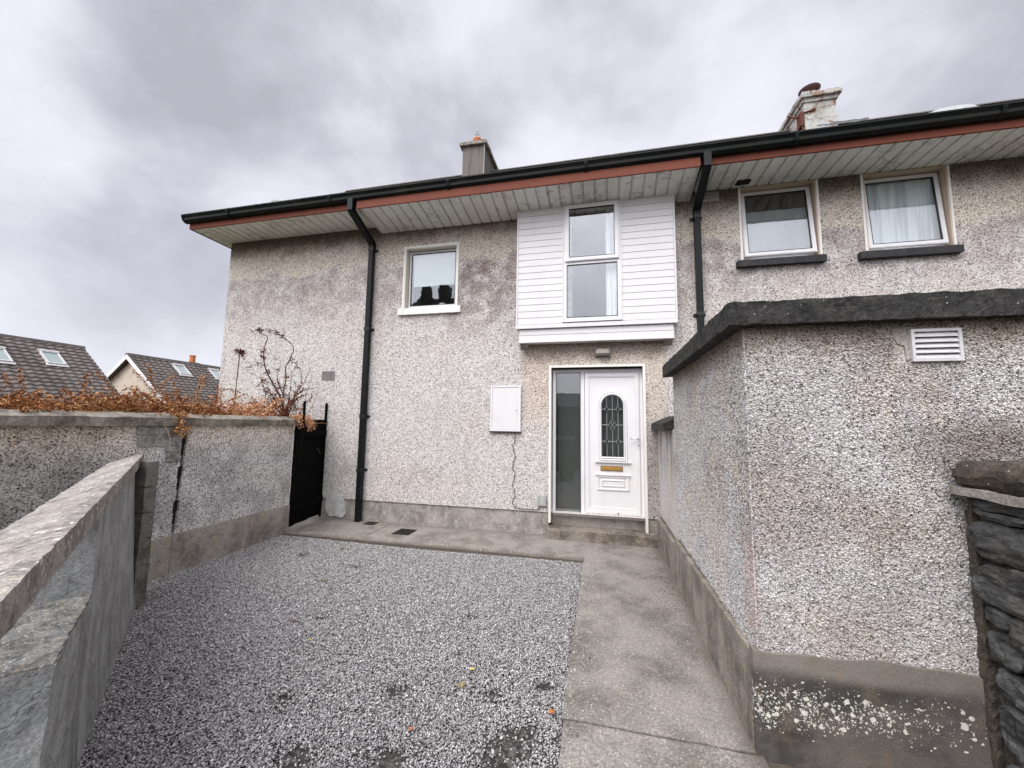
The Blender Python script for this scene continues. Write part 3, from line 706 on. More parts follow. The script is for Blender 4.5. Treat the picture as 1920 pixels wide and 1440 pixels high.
# windows -------------------------------------------------------------
def quad_pane(name, x0, x1, z0, z1, y, mat, parent, tilt=0):
    m = MB(); m.box(x0, x1, y, y+.006, z0, z1); return m.build(name, mat, parent)
def simple_window(house, op, yf, mat_rev, sash=.05, trim=None, sill=None, sillmat=None, tilt=0., label=None, glass=None):
    x0, x1, z0, z1 = op
    rv = MB(); e = .014
    rv.box(x0-.001, x0+e, -.018, yf+.03, z0, z1-e); rv.box(x1-e, x1+.001, -.018, yf+.03, z0, z1-e); rv.box(x0-.001, x1+.001, -.018, yf+.03, z1-e, z1+.001)
    fr = MB(); a0, a1, b0, b1 = x0+e, x1-e, z0+.02, z1-e
    fr.frame(a0, a1, b0, b1, .035, yf, yf+.06)
    fo = fr.build('window', M_white, house)
    if label: fo['label'] = label
    rv.build('reveal', mat_rev, fo)
    # opening sash, proud of the frame; top hung and ajar when tilt > 0
    sx0, sx1, sz0, sz1 = a0+.012, a1-.012, b0+.012, b1-.012
    piv = Vector((0, yf, sz1)); Rm = Matrix.Rotation(-tilt, 3, 'X')
    T = (lambda v: piv+Rm @ (v-piv)) if tilt else None
    s = MB(); s.frame(sx0, sx1, sz0, sz1, sash, yf-.022, yf-.001); s.frame(sx0+.008, sx1-.008, sz0+.008, sz1-.008, sash-.016, yf-.028, yf-.022)
    s.build('sash', M_white, fo, T=T)
    g_ = MB(); g_.frame(sx0+sash-.004, sx1-sash+.004, sz0+sash-.004, sz1-sash+.004, .007, yf-.0245, yf-.003); g_.build('gasket', M_black, fo, T=T)
    p = MB(); p.box(sx0+sash-.002, sx1-sash+.002, yf-.014, yf-.006, sz0+sash-.002, sz1-sash+.002); p.build('pane', glass or M_glass, fo, T=T)
    if trim:
        tm = MB(); tm.box(x0-trim, x0, -.026, -.01, z0, z1); tm.box(x1, x1+trim, -.026, -.01, z0, z1); tm.box(x0-trim, x1+trim, -.026, -.01, z1, z1+trim)
        tm.build('surround', M_trim, fo)
    if sill:
        s = MB(); s.rough(sill[0], sill[1], sill[2], yf, sill[3], sill[4], seg=.05, amp=.003, freq=14, seed=len(house.children)); s.build('sill', sillmat, fo, merge=True)
    return fo
wA = simple_window(H1, WA, .10, M_reveal, sash=.035, trim=.028, sill=(-3.045, -2.03, -.055, 3.105, 3.205), sillmat=M_trim, glass=M_glassc)
b = MB(); b.box(-2.89, -2.20, .125, .13, 3.60, 4.12); b.build('roller_blind', M_blind, wA)
b = MB(); b.lathe((-2.42, .20, 3.235), [(.03, 0), (.055, .02), (.06, .06), (.05, .09), (.035, .1)]); b.build('ornament', M_blind, wA, smooth=True)
b = MB(); b.lathe((-2.66, .20, 3.235), [(.02, 0), (.03, .02), (.03, .05), (.012, .08)]); b.build('ornament', M_blind, wA, smooth=True)
# front door ------------------------------------------------------------
YD = .095
df = MB()
tr = MB(); tr.box(DX0-.0, DX0+.03, -.03, YD, .17, DZ1); tr.box(DX1-.03, DX1, -.03, YD, .125, DZ1); tr.box(DX0, DX1, -.03, YD, DZ1, DZ1+.03)
df.frame(-.669, .535, .245, 2.235, .046, YD, YD+.06)
df.box(-.290, -.236, YD, YD+.06, .291, 2.189)
dfo = df.build('door_frame', M_white, H1)
tr.build('door_surround', M_trim, dfo)
th = MB(); th.rough(-.68, .535, YD+.005, YD+.15, .10, .243, seg=.1, amp=.002, seed=4); th.build('threshold', M_plinth, dfo, merge=True)
b = MB(); b.frame(-.627, -.286, .287, 2.193, .006, YD-.004, YD+.01); b.build('gasket', M_black, dfo)
b = MB(); b.box(-.621, -.292, YD+.012, YD+.02, .291, 2.189); b.build('sidelight_pane', M_glassd, dfo)
b = MB(); b.box(-.625, -.288, YD+.19, YD+.2, .291, 2.189); b.build('frosted_backing', M_frost, dfo)
# leaf with an arched opening: built as a ring of quads round the arch
AX0, AX1, AZ0, AZS = -.005, .277, 1.05, 1.736   # arch springs at AZS, top at AZS+.141
acx, ar = (AX0+AX1)/2, (AX1-AX0)/2
def arch_pts(g_, n=16):     # outline grown by g_
    pts = [(AX0-g_, AZ0-g_), (AX1+g_, AZ0-g_)]
    for k in range(n+1):
        a = math.pi*k/n; pts.append((acx+(ar+g_)*math.cos(a), AZS+(ar+g_)*math.sin(a)))
    return pts
def arch_ring(mb, ga, gb, ya, yb, yback):
    A, B = arch_pts(ga), arch_pts(gb); n = len(A)
    vs = [(p[0], ya, p[1]) for p in A]+[(p[0], yb, p[1]) for p in B]+[(p[0], yback, p[1]) for p in A]+[(p[0], yback, p[1]) for p in B]
    fs = []
    for i in range(n):
        j = (i+1) % n; fs += [(i, j, n+j, n+i), (i, 2*n+i, 2*n+j, j), (n+i, n+j, 3*n+j, 3*n+i), (2*n+i, 3*n+i, 3*n+j, 2*n+j)]
    mb.add(vs, fs)
LX0, LX1, LZ0, LZ1 = -.230, .484, .297, 2.183
lf = MB()
lf.frame(LX0, LX1, LZ0, LZ1, .062, YD-.014, YD+.04, wb=.09)
lf.frame(LX0+.012, LX1-.012, LZ0+.012, LZ1-.012, .038, YD-.020, YD-.014)
leaf = lf.build('front_door', M_white, H1)
# flat panel with arch hole (bridge between rectangle and arch outline)
PX0, PX1, PZ0, PZ1 = LX0+.062, LX1-.062, LZ0+.09, LZ1-.062
bm = bmesh.new()
outer = [(PX0, PZ0), (PX1, PZ0), (PX1, PZ1), (PX0, PZ1)]
ov = [bm.verts.new((a, YD-.004, b_)) for a, b_ in outer]; iv = [bm.verts.new((a, YD-.004, b_)) for a, b_ in arch_pts(.05)]
es = [bm.edges.new((ov[i], ov[(i+1) % 4])) for i in range(4)]+[bm.edges.new((iv[i], iv[(i+1) % len(iv)])) for i in range(len(iv))]
bmesh.ops.triangle_fill(bm, edges=es, use_beauty=True)
me = bpy.data.meshes.new('door_panel'); bm.to_mesh(me); bm.free(); link('door_panel', me, M_white, leaf)
mo = MB(); arch_ring(mo, .052, .040, YD-.004, YD-.024, YD+.002); arch_ring(mo, .040, .028, YD-.024, YD-.016, YD+.002); arch_ring(mo, .028, .012, YD-.016, YD-.030, YD+.002); arch_ring(mo, .012, .0, YD-.030, YD-.008, YD+.002)
mo.box(AX0-.085, AX1+.085, YD-.034, YD-.004, AZ0-.075, AZ0-.06)
mo.build('arch_moulding', M_white, leaf)
# lower raised moulding
def bevel_frame(mb, x0, x1, z0, z1, w_, y_, hgt):
    for (ga, gb, ya, yb) in ((0, w_*.35, y_, y_-hgt), (w_*.35, w_*.65, y_-hgt, y_-hgt), (w_*.65, w_, y_-hgt, y_)):
        A = [(x0+ga, z0+ga), (x1-ga, z0+ga), (x1-ga, z1-ga), (x0+ga, z1-ga)]; B = [(x0+gb, z0+gb), (x1-gb, z0+gb), (x1-gb, z1-gb), (x0+gb, z1-gb)]
        mb.add([(p[0], ya, p[1]) for p in A]+[(p[0], yb, p[1]) for p in B], [(i, (i+1) % 4, 4+(i+1) % 4, 4+i) for i in range(4)])
lm = MB(); bevel_frame(lm, -.075, .345, .605, .806, .035, YD-.004, .016); bevel_frame(lm, -.02, .29, .655, .756, .03, YD-.004, .014); lm.box(.01, .26, YD-.012, YD-.003, .685, .726)
lm.box(-.09, .36, YD-.030, YD-.004, .806, .818)
lm.build('panel_moulding', M_white, leaf)
# arched glass and its leading
gm = MB(); A = arch_pts(0); n = len(A); gm.add([(p[0], YD+.0, p[1]) for p in A]+[(p[0], YD+.006, p[1]) for p in A], [tuple(range(n)), tuple(range(2*n-1, n-1, -1))])
gl = gm.build('arched_pane', M_glassd, leaf)
bk = MB(); bk.box(AX0-.03, AX1+.03, YD+.16, YD+.17, AZ0-.03, AZS+ar+.03); bk.build('dim_backing', M_frost, gl)
lc = MB(); yl = YD-.003
def L(*pts, r_=.0028): lc.tube([(p[0], yl, p[1]) for p in pts], r_, 5)
x1_, x2_, x3_ = AX0+.068, acx, AX1-.068; zt, zm, zb_ = 1.685, 1.475, 1.255
for xx in (x1_, x3_): L((xx, zt+.045), (xx, AZS+.115)); L((xx, zt-.05), (xx, zb_+.04)); L((xx, zb_-.045), (xx, AZ0))
L((x2_, zt), (x2_, AZS+.14)); L((x2_, zt), (x2_, zm+.08)); L((x2_, zm-.08), (x2_, AZ0))
for zz in (zt, zb_):
    for xx in (x1_, x3_): L((xx-.025, zz), (xx, zz+.045), (xx+.025, zz), (xx, zz-.045), (xx-.025, zz))
    L((AX0, zz), (x1_-.025, zz)); L((x1_+.025, zz), (x3_-.025, zz)); L((x3_+.025, zz), (AX1, zz))
L((AX0, zm), (x2_-.05, zm)); L((x2_+.05, zm), (AX1, zm))
for (qx, qz) in ((0, .042), (0, -.042), (-.025, 0), (.025, 0)): L((x2_+qx-.025, zm+qz), (x2_+qx, zm+qz+.042), (x2_+qx+.025, zm+qz), (x2_+qx, zm+qz-.042), (x2_+qx-.025, zm+qz))
lc.build('leading', M_lead, gl)
lb = MB(); lb.box(-.022, .258, YD-.016, YD-.004, .868, .926); lo = lb.build('letterbox', M_brass, leaf, bevel=.002)
lb = MB(); lb.box(-.004, .240, YD-.024, YD-.0165, .878, .916); lb.build('flap', M_brass, lo, bevel=.002)
lb = MB(); lb.frame(-.026, .262, .864, .930, .004, YD-.010, YD-.004); lb.build('seal', M_black, lo)
hb = MB(); hb.box(.452, .476, YD-.030, YD-.0205, 1.16, 1.37); hp = hb.build('handle', M_white, leaf, bevel=.004)
hb = MB(); hb.tube([(.464, YD-.03, 1.30), (.464, YD-.065, 1.30), (.45, YD-.072, 1.30), (.36, YD-.072, 1.298)], .0085, 8); hb.build('lever', M_steel, hp, smooth=True)
hb = MB(); hb.box(.459, .469, YD-.033, YD-.0305, 1.195, 1.225); hb.build('keyhole', M_dark, hp)
dirt = MB(); dirt.box(.19, .205, YD-.0225, YD-.0205, .305, .33)
dirt.build('rust_mark', M_rust, leaf)
# clad box window ----------------------------------------------------------
bx0, bx1, bz0, bz1, by = -1.151, .944, 2.776, 4.53, -.185
WBX0, WBX1, WBZ0, WBZ1 = -.495, .258, 2.855, 4.495
core = MB()
core.box(bx0+.01, WBX0, by+.022, -.013, bz0+.01, bz1-.02); core.box(WBX1, bx1-.01, by+.022, -.013, bz0+.01, bz1-.02)
core.box(WBX0, WBX1, by+.022, -.013, bz0+.01, WBZ0)
core.box(bx0+.035, bx1-.035, -.135, -.013, 2.60, bz0+.01)
BX = core.build('box_window', M_clad, H1)
cl_ = MB()
def clad(xa, xb, za, zb, y_, ph=.092):
    z = za
    while z < zb-.005:
        z2 = min(z+ph, zb)
        cl_.prism([(y_+.02, z), (y_+.001, z), (y_-.001, z+.003), (y_, z2-.007), (y_+.006, z2-.0045), (y_+.006, z2-.001), (y_+.02, z2)], 'x', xa, xb)
        z = z2
clad(bx0+.022, WBX0-.012, bz0+.055, bz1-.02, by); cl_.build('cladding', M_clad, BX); cl_ = MB(); clad(WBX1+.012, bx1-.022, bz0+.055, bz1-.02, by)
cl_.build('cladding', M_clad, BX)
cl_ = MB(); clad(bx0+.04, bx1-.05, 2.60, bz0-.006, by+.03, .088); cl_.box(bx0+.03, bx1-.04, by+.022, -.02, 2.583, 2.60); cl_.build('skirt_board', M_clad, BX)
e = MB(); e.box(bx0, bx0+.02, by-.006, -.012, bz0, bz1); e.box(bx1-.02, bx1, by-.006, -.012, bz0, bz1); e.box(bx0+.02, bx1-.02, by-.004, by+.022, bz0, bz0+.052)
e.box(bx0+.02, bx1-.02, by-.004, by+.02, bz1-.02, bz1-.0)
e.build('corner_trim', M_clad, BX)
e = MB()
for xx, s_ in ((bx0+.04, 1), (bx1-.16, -1)): e.prism([(-.12, 2.59), (-.012, 2.59), (-.012, 2.515)], 'x', xx, xx+.11)
e.each('corbel', M_plinth, BX)
w_ = MB(); w_.frame(WBX0, WBX1, WBZ0, WBZ1, .045, by-.010, by+.05); zmid = 3.655; w_.box(WBX0+.045, WBX1-.045, by-.010, by+.05, zmid-.022, zmid+.022)
w_.frame(WBX0-.014, WBX1+.014, WBZ0-.014, WBZ1+.014, .012, by-.016, by-.002)
bw_ = w_.build('window', M_white, BX)
s = MB(); s.frame(WBX0+.022, WBX1-.022, zmid+.018, WBZ1-.022, .058, by-.032, by-.011); s.frame(WBX0+.03, WBX1-.03, zmid+.026, WBZ1-.03, .042, by-.038, by-.032); s.build('sash', M_white, bw_)
s = MB(); s.frame(WBX0+.076, WBX1-.076, zmid+.072, WBZ1-.076, .007, by-.034, by-.015); s.frame(WBX0+.043, WBX1-.043, WBZ0+.043, zmid-.020, .007, by-.013, by+.0); s.build('gasket', M_black, bw_)
s = MB(); s.box(WBX0+.078, WBX1-.078, by-.024, by-.018, zmid+.074, WBZ1-.078); s.build('pane', M_glass, bw_)
s = MB(); s.box(WBX0+.044, WBX1-.044, by+.002, by+.008, WBZ0+.044, zmid-.021); s.build('pane', M_glass, bw_)
def curtain(parent, xa, xb, za, zb, y_, amp=.012, wl=.07, mat=M_curtain, name='curtain'):
    c = MB(); n = int((xb-xa)/wl*10)+2; vs = []
    for i in range(n):
        x = xa+(xb-xa)*i/(n-1); yy = y_+amp*math.sin(i*2*math.pi/10+.7*math.sin(i*.31))
        vs += [(x, yy, za), (x+.01*math.sin(i), yy, zb)]
    c.add(vs, [(2*i, 2*i+2, 2*i+3, 2*i+1) for i in range(n-1)]); return c.build(name, mat, parent, smooth=True)
curtain(bw_, .07, .22, WBZ0+.02, WBZ1-.02, by+.10)
# lamp over the door, electricity cabinet, vents, cable --------------------
lp = MB(); lp.box(-.09, .12, -.05, -.012, 2.385, 2.50); lo = lp.build('porch_lamp', M_ventdark, H1, bevel=.006)
lp = MB(); lp.box(-.075, .105, -.11, -.05, 2.40, 2.485); lp.build('lamp_glass', M_lamp, lo, bevel=.02)
cb = MB(); cb.frame(-1.534, -1.10, 1.366, 2.003, .022, -.05, -.008); co = cb.build('meter_cabinet', M_white, H1)
cb = MB(); cb.box(-1.510, -1.124, -.044, -.010, 1.390, 1.979); cb.build('cabinet_door', M_clad, co)
cb = MB(); cb.box(-1.545, -1.09, -.055, -.008, 1.352, 1.366); cb.build('drip_edge', M_sillb, co)
cb = MB(); cb.lathe((0, 0, 0), [(.006, 0), (.006, .008)], 8); ko = cb.build('lock', M_black, co, T=lambda v: Vector((-1.16+v.x, -.045-v.z, 1.66+v.y)))
cb = MB(); cb.box(-.855, -.735, -.055, -.012, .383, .517); jb = cb.build('junction_box', M_vent, H1, bevel=.004)
pts = []
for i in range(22):
    z = 1.352-i*(1.352-.40)/21; pts.append((-1.19+.018*math.sin(i*1.1)+.012*math.sin(i*2.7), -.022, z))
pts += [(-1.185, -.022, .36), (-1.15, -.022, .335), (-1.05, -.022, .325), (-.95, -.022, .322), (-.86, -.022, .325), (-.825, -.022, .345), (-.82, -.03, .385)]
cb = MB(); cb.tube(pts, .0045, 6); cb.build('cable', M_black, H1)
airvent(H1, -4.345, -4.12, 2.12, 2.26, M_ventdark, 6)
cb = MB(); cb.rough(-4.12, -3.78, -.006, .004, .02, .33, seg=.04, amp=.018, freq=5, seed=8)
pt_ = [(-4.13, .10), (-4.15, .2), (-4.13, .30), (-4.08, .345), (-3.98, .36), (-3.90, .345), (-3.83, .30), (-3.80, .20), (-3.79, .08), (-3.84, .02), (-3.95, .04), (-4.06, .03)]
cb = MB(); cb.prism(pt_, 'y', -.018, .012); cb.build('cement_patch', M_patch, H1)
# chimney 1
ch = MB(); ch.box(-3.09, -2.57, 2.6, 3.9, 5.5, 7.83); c1 = ch.build('chimney', M_chim, H1)
ch = MB(); ch.rough(-3.155, -2.505, 2.535, 3.97, 7.83, 7.905, seg=.08, amp=.01, seed=12); ch.rough(-3.06, -2.56, 2.62, 3.88, 7.90, 7.95, seg=.08, amp=.012, seed=13); ch.build('chimney_cap', M_cope, c1, merge=True)
ch = MB(); ch.lathe((-2.82, 2.82, 7.93), [(.10, 0), (.098, .05), (.085, .17), (.10, .19), (.10, .22), (.08, .22)]); po = ch.build('chimney_pot', M_terra, c1, smooth=True)
ch = MB()
for k in range(10):
    a = 2*math.pi*k/10; ch.tube([(-2.82+.085*math.cos(a), 2.82+.085*math.sin(a), 8.14), (-2.82, 2.82, 8.42)], .004, 4)
ch.tube([(-2.82+.06*math.cos(a), 2.82+.06*math.sin(a), 8.24) for a in np.linspace(0, 6.28, 13)], .003, 4)
ch.build('bird_guard', M_wire, po)
ch = MB(); ch.lathe((-2.60, 2.95, 7.93), [(.035, 0), (.035, .10), (.02, .13)], 10); ch.build('chimney_pot', M_terra, c1, smooth=True)
ch = MB(); ch.tube([(-2.565, 2.585, 7.83), (-2.565, 2.585, 7.0)], .006, 5); ch.build('aerial_cable', M_blind, c1)
def domevent(parent, x, y, r_):
    dv = MB(); dv.lathe((0, 0, 0), [(r_*1.25, -.03), (r_*1.25, .0), (r_, .008), (r_*.93, .022), (r_*.7, .036), (r_*.3, .042), (.005, .043)], 24)
    ang = math.atan(SL); Rm = Matrix.Rotation(ang, 3, 'X'); z = roofz(y)+.03
    return dv.build('roof_vent', M_dome, parent, T=lambda v: Rm @ v+Vector((x, y, z)), smooth=True)
domevent(r1, -5.75, .2, .075)
# ================================================================== HOUSE 2
H2 = empty('terraced_house', (5, 0, 0), 'neighbouring pebbledashed house with two small windows on black sills and a flaking white chimney', 'house')
WB, WC = (1.775, 2.635, 3.60, 4.575), (3.13, 3.975, 3.60, 4.575)
shell(H2, XM, 9.0, [WB, WC], False, [(XM, 9.0)])
r2_ = roof(H2, XM, 9.0, False)
gutter(H2, XM+.06, 9.0, False)
f = MB(); f.box(XM+.01, 9.0, -.585, -.56, 4.575, 4.73); f.build('fascia', M_fascia, H2)
soffit(H2, XM+.02, 9.0, -.56, -.01, 4.582, 4.582)
pipe(H2, 1.235, .01, 4.22)
airvent(H2, 1.285, 1.52, 4.43, 4.555, M_vent, 4)
f = MB(); f.box(1.70, 1.86, -.06+-.12, -.08, 4.572, 4.583); f.build('soffit_vent_hole', M_dark, H2)
wB = simple_window(H2, WB, .10, M_reveal2, sash=.055, sill=(1.69, 2.67, -.085, 3.49, 3.57), sillmat=M_sillb, tilt=R(5.5))
wC = simple_window(H2, WC, .10, M_reveal2, sash=.055, sill=(3.02, 4.01, -.085, 3.485, 3.57), sillmat=M_sillb, tilt=R(4.), glass=M_glassc)
for w__, op in ((wB, WB), (wC, WC)):
    tm = MB(); tm.box(op[0]-.022, op[0], -.022, -.008, op[2], op[3]-.0); tm.box(op[1], op[1]+.022, -.022, -.008, op[2], op[3]-.0); tm.each('surround', M_trim, w__)
curtain(wB, WB[0]+.03, WB[1]-.03, 3.62, 4.30, .135, .003, .2, M_skyrefl, 'sky_grey_sheet')  # sheet added behind the pane, its grey stands in for reflected sky
curtain(wC, WC[0]+.03, WC[1]-.03, 3.62, 4.54, .125, .008, .11)
ch = MB(); ch.box(3.82, 4.35, 2.6, 3.9, 5.5, 7.70); c2 = ch.build('chimney', M_chimw, H2)
ch = MB(); ch.rough(3.79, 4.38, 2.57, 3.93, 7.66, 7.74, seg=.08, amp=.012, seed=22); ch.rough(3.75, 4.43, 2.52, 3.98, 7.74, 7.83, seg=.07, amp=.016, seed=21); ch.build('chimney_cap', M_chimw, c2, merge=True)
ch = MB(); ch.lathe((4.10, 2.95, 7.80), [(.12, 0), (.11, .10), (.10, .22), (.12, .25), (.10, .27)]); po = ch.build('chimney_pot', M_terra, c2, smooth=True)
ch = MB(); ch.lathe((4.10, 2.95, 8.06), [(.05, 0), (.06, .04), (.13, .08), (.185, .13), (.18, .14), (.12, .10), (.02, .09)]); ch.build('cowl', M_cowl, po, smooth=True)
ch = MB()
ch.tube([(3.815, 2.62, 7.45), (3.70, 2.66, 7.42), (3.60, 2.75, 7.55)], .018, 6); ch.box(3.74, 3.80, 2.58, 2.72, 7.20, 7.48); ch.tube([(3.77, 2.62, 7.25), (3.80, 2.55, 6.9)], .014, 6)
ch.tube([(3.815, 2.59, 7.46), (4.0, 2.585, 7.50)], .016, 6)
ch.build('rusty_bracket', M_rust, c2)
dv = MB(); dv.rough(3.15, 3.62, .55, .95, 0, .03, seg=.06, amp=.012, seed=31); ang = math.atan(SL); Rm_ = Matrix.Rotation(ang, 3, 'X')
dv.build('lead_flashing', M_dome, r2_, T=lambda v: Rm_ @ (v-Vector((3.4, .75, 0)))+Vector((3.4, .75, roofz(.75)+.05)), merge=True)
domevent(r2_, 4.5, .5, .20)
# ================================================================== doorstep, drains
ds = MB(); ds.rough(-.727, .70, -.18, YD+.004, -.02, .122, seg=.05, amp=.004, freq=8, seed=15)
tag(ds.build('doorstep', M_step, merge=True), 'low brown stained concrete step under the white front door', 'step')
dc = MB(); dc.box(-2.72, -2.48, -.52, -.26, .0015, .007); o = dc.build('drain_cover', M_black)
dc = MB()
for i in range(5): dc.box(-2.70+i*.045, -2.68+i*.045, -.50, -.28, .007, .0095)
dc.build('grid', M_pipe, o); tag(o, 'larger black square drain cover set in the slab, furthest from the downpipe', 'drain cover')
dc = MB(); dc.box(-3.36, -3.20, -.19, -.05, .0015, .008); o = dc.build('drain_cover', M_black); tag(o, 'small black drain cover close to the foot of the downpipe', 'drain cover')
# stone chips pressed into a render face: o = corner, a and b = edge vectors, nrm = outward normal
def chips(name, mat, parent, o, a, b, nrm, n, seed, keep=None):
    rng = np.random.default_rng(seed); o, a, b, nrm = [np.array(q, float) for q in (o, a, b, nrm)]
    u, w_ = rng.random(n), rng.random(n); P_ = o+u[:, None]*a+w_[:, None]*b
    if keep is not None: P_ = P_[keep(P_)]
    n = len(P_); ua, ub = a/np.linalg.norm(a), b/np.linalg.norm(b)
    base = np.array([(-1, -.3, 0), (.9, .3, 0), (0, -1, .1), (.1, 1, -.1), (-.1, 0, -1), (.1, .1, 1)], float)
    v = base[None]+rng.uniform(-.35, .35, (n, 6, 3)); v[:, :, 1] *= rng.uniform(.55, .95, n)[:, None]; v[:, :, 2] *= .55
    an = rng.uniform(0, 6.283, n); ca, sa = np.cos(an)[:, None], np.sin(an)[:, None]
    vx, vy = v[:, :, 0]*ca-v[:, :, 1]*sa, v[:, :, 0]*sa+v[:, :, 1]*ca
    tl = rng.normal(0, .35, (2, n))[:, :, None]; vz = v[:, :, 2]+vx*tl[0]+vy*tl[1]
    sz = rng.uniform(.0030, .0066, n)[:, None, None]
    W = P_[:, None, :]+sz*(vx[..., None]*ua+vy[..., None]*ub+vz[..., None]*nrm)+nrm*rng.uniform(.0, .0025, n)[:, None, None]
    fq = np.array([(5, 0, 2), (5, 2, 1), (5, 1, 3), (5, 3, 0), (4, 2, 0), (4, 1, 2), (4, 3, 1), (4, 0, 3)])
    F = (fq[None]+6*np.arange(n)[:, None, None]).reshape(-1, 3)
    me = bpy.data.meshes.new(name); me.vertices.add(n*6); me.vertices.foreach_set('co', W.reshape(-1)); me.loops.add(F.size); me.loops.foreach_set('vertex_index', F.reshape(-1))
    me.polygons.add(len(F)); me.polygons.foreach_set('loop_start', np.arange(0, F.size, 3)); me.polygons.foreach_set('loop_total', np.full(len(F), 3)); me.update(calc_edges=True)
    at = me.attributes.new('tone', 'FLOAT', 'POINT'); at.data.foreach_set('value', np.repeat(rng.random(n), 6).astype(np.float32))
    ob = link(name, me, mat, parent); ob['kind'] = 'stuff'; return ob
# ================================================================== outhouse with side wall
OX, OY, OY2 = .70, -3.2, -1.2
OH = empty('outhouse', (2.4, -2.2, 0), 'flat topped pebbledashed outhouse with a blackened coping beside the path', 'outhouse')
m = MB(); m.box(OX, 4.5, OY, OY2, .43, 1.99); ow = m.build('wall', M_out, OH)
chips('pebbledash_chips', M_outchip, ow, (OX, OY, .447), (1.5, 0, 0), (0, 0, 1.53), (0, -1, 0), 66000, 1, lambda P: ~((P[:, 0] > 1.33) & (P[:, 0] < 1.59) & (P[:, 2] > 1.78) & (P[:, 2] < 1.945)))
chips('pebbledash_chips', M_outchip, ow, (OX, OY, .42), (0, 2., 0), (0, 0, 1.555), (-1, 0, 0), 80000, 2)
chips('pebbledash_chips', M_outchip, ow, (OX-.001, OY-.002, .45), (.004, -.0005, 0), (0, 0, 1.52), (-.6, -.8, 0), 2200, 3)
m = MB()
m.rough(OX+.025, 4.5, OY+.03, OY2, -.2, .44, seg=.08, amp=.004, seed=41)
pl = m.build('front_plinth', M_plinth_l, OH, merge=True)
m = MB(); m.rough(OX-.03, OX+.02, OY+.02, OY2, -.2, .425, seg=.07, amp=.004, seed=42, shape=lambda x, y, z: (x, y, z if z < .2 else z-.045*(y-OY)/2.))
m.build('side_plinth', M_plinth_s, OH, merge=True)
m = MB(); m.rough(OX-.028, 1.60, OY-.016, OY+.03, -.2, .452, seg=.05, amp=.006, freq=5, seed=43, shape=lambda x, y, z: (x, y, z if z < .3 else z+.008*math.sin(x*6)+.005*math.sin(x*23)-.012*max(0, (x-1.2))))
m.build('front_plinth', M_plinth_l, OH, merge=True)
m = MB(); m.rough(OX-.082, 4.6, OY-.065, OY2+.12, 1.975, 2.09, seg=.022, amp=.006, freq=26, seed=44)
m.build('coping', M_blackcope, OH, merge=True)
m = MB(); m.box(OX-.04, 4.55, OY-.03, OY2+.1, 2.075, 2.13); 
airvent(OH, 1.392, 1.582, 1.785, 1.935, M_ventw, 5, OY, 'louvre_vent', .018)
m = MB(); m.prism([(1.33, 1.90), (1.392, 1.94), (1.392, 1.80), (1.375, 1.79), (1.37, 1.86), (1.345, 1.87)], 'y', OY-.006, OY+.01); m.build('mortar_scar', M_plinth, OH)
SW = empty('side_wall', (.9, -.6, 0), 'low pebbledashed wall with small black coping between outhouse and house by the door', 'wall')
m = MB(); m.box(OX, OX+.25, OY2+.002, -.014, .37, 1.44); m.build('wall', M_out, SW)
m = MB(); m.rough(OX-.03, OX+.25, OY2+.002, -.0, -.2, .375, seg=.07, amp=.004, seed=45, shape=lambda x, y, z: (x, y, z if z < .2 else z-.045*(y-OY)/2.)); m.build('plinth', M_plinth_s, SW, merge=True)
m = MB(); m.rough(OX-.085, OX+.33, OY2+.122, -.015, 1.425, 1.50, seg=.05, amp=.008, seed=46, shape=lambda x, y, z: (x, y, z+(.09*(min(x, OX+.12)-OX+.085)/.2 if z > 1.46 else 0))); m.build('coping', M_blackcope, SW, merge=True)
# ================================================================== dry stone wall at the right edge
SWL = empty('stone_wall', (1.75, -5.2, 0), 'dark slate rubble wall with a brown cap stone at the right edge', 'wall')
m = MB(); m.rough(1.56, 1.95, -8.3, OY-.01, -.15, 1.30, seg=.07, amp=.02, freq=6, seed=50)
m.rough(1.532, 1.62, OY-.045, OY-.005, -.1, 1.13, seg=.02, amp=.008, freq=20, seed=55)
m.build('mortar', M_mortar, SWL, merge=True)
m = MB(); rnd = random.Random(4)
def stone(y0, y1, z0, z1, xo, seed):
    cy_, cz_ = (y0+y1)/2, (z0+z1)/2; hy, hz2 = (y1-y0)/2, (z1-z0)/2; sk = rnd.uniform(-.14, .14); wd = rnd.uniform(-.15, .15)
    def shp(x, y, z):
        a, b = (y-cy_)/hy, (z-cz_)/hz2
        k = 1-.17*(a*a*b*b)**1.5
        fr = 1 if x < xo+.03 else 0          # front face pillows out, its rim is worn back
        return (x-(.004*(1-a*a)*(1-b*b)-.009*max(a*a, b*b)**4+.007*mnoise.noise(Vector((x*3, y*48, z*48)))+.006*mnoise.cell(Vector((0, y*14+seed, z*22))) if fr else 0), cy_+a*hy*k*(1+wd*b), cz_+b*hz2*k+sk*a*hz2)
    sg = .016 if y0 > -4.4 else .04
    m.rough(xo, xo+.07, y0, y1, z0, z1, seg=sg, amp=.0075, freq=17, seed=seed+200+rnd.random()*50, shape=shp)
fixed = [(-3.54, -3.25, 1.155, 1.20), (-3.50, -3.27, 1.115, 1.15), (-3.62, -3.225, .955, 1.108), (-3.66, -3.24, .775, .948), (-3.36, -3.25, .69, .768), (-3.50, -3.37, .64, .77), (-3.40, -3.26, .55, .68), (-3.68, -3.41, .50, .63), (-3.60, -3.27, .42, .54), (-3.62, -3.28, .22, .41), (-3.50, -3.30, .10, .21), (-3.70, -3.52, .06, .20), (-3.46, -3.28, -.04, .09)]
for i, (a, b_, c, d_) in enumerate(fixed): stone(a, b_, c, d_, 1.515+rnd.uniform(-.010, .010), i)
z = -.03
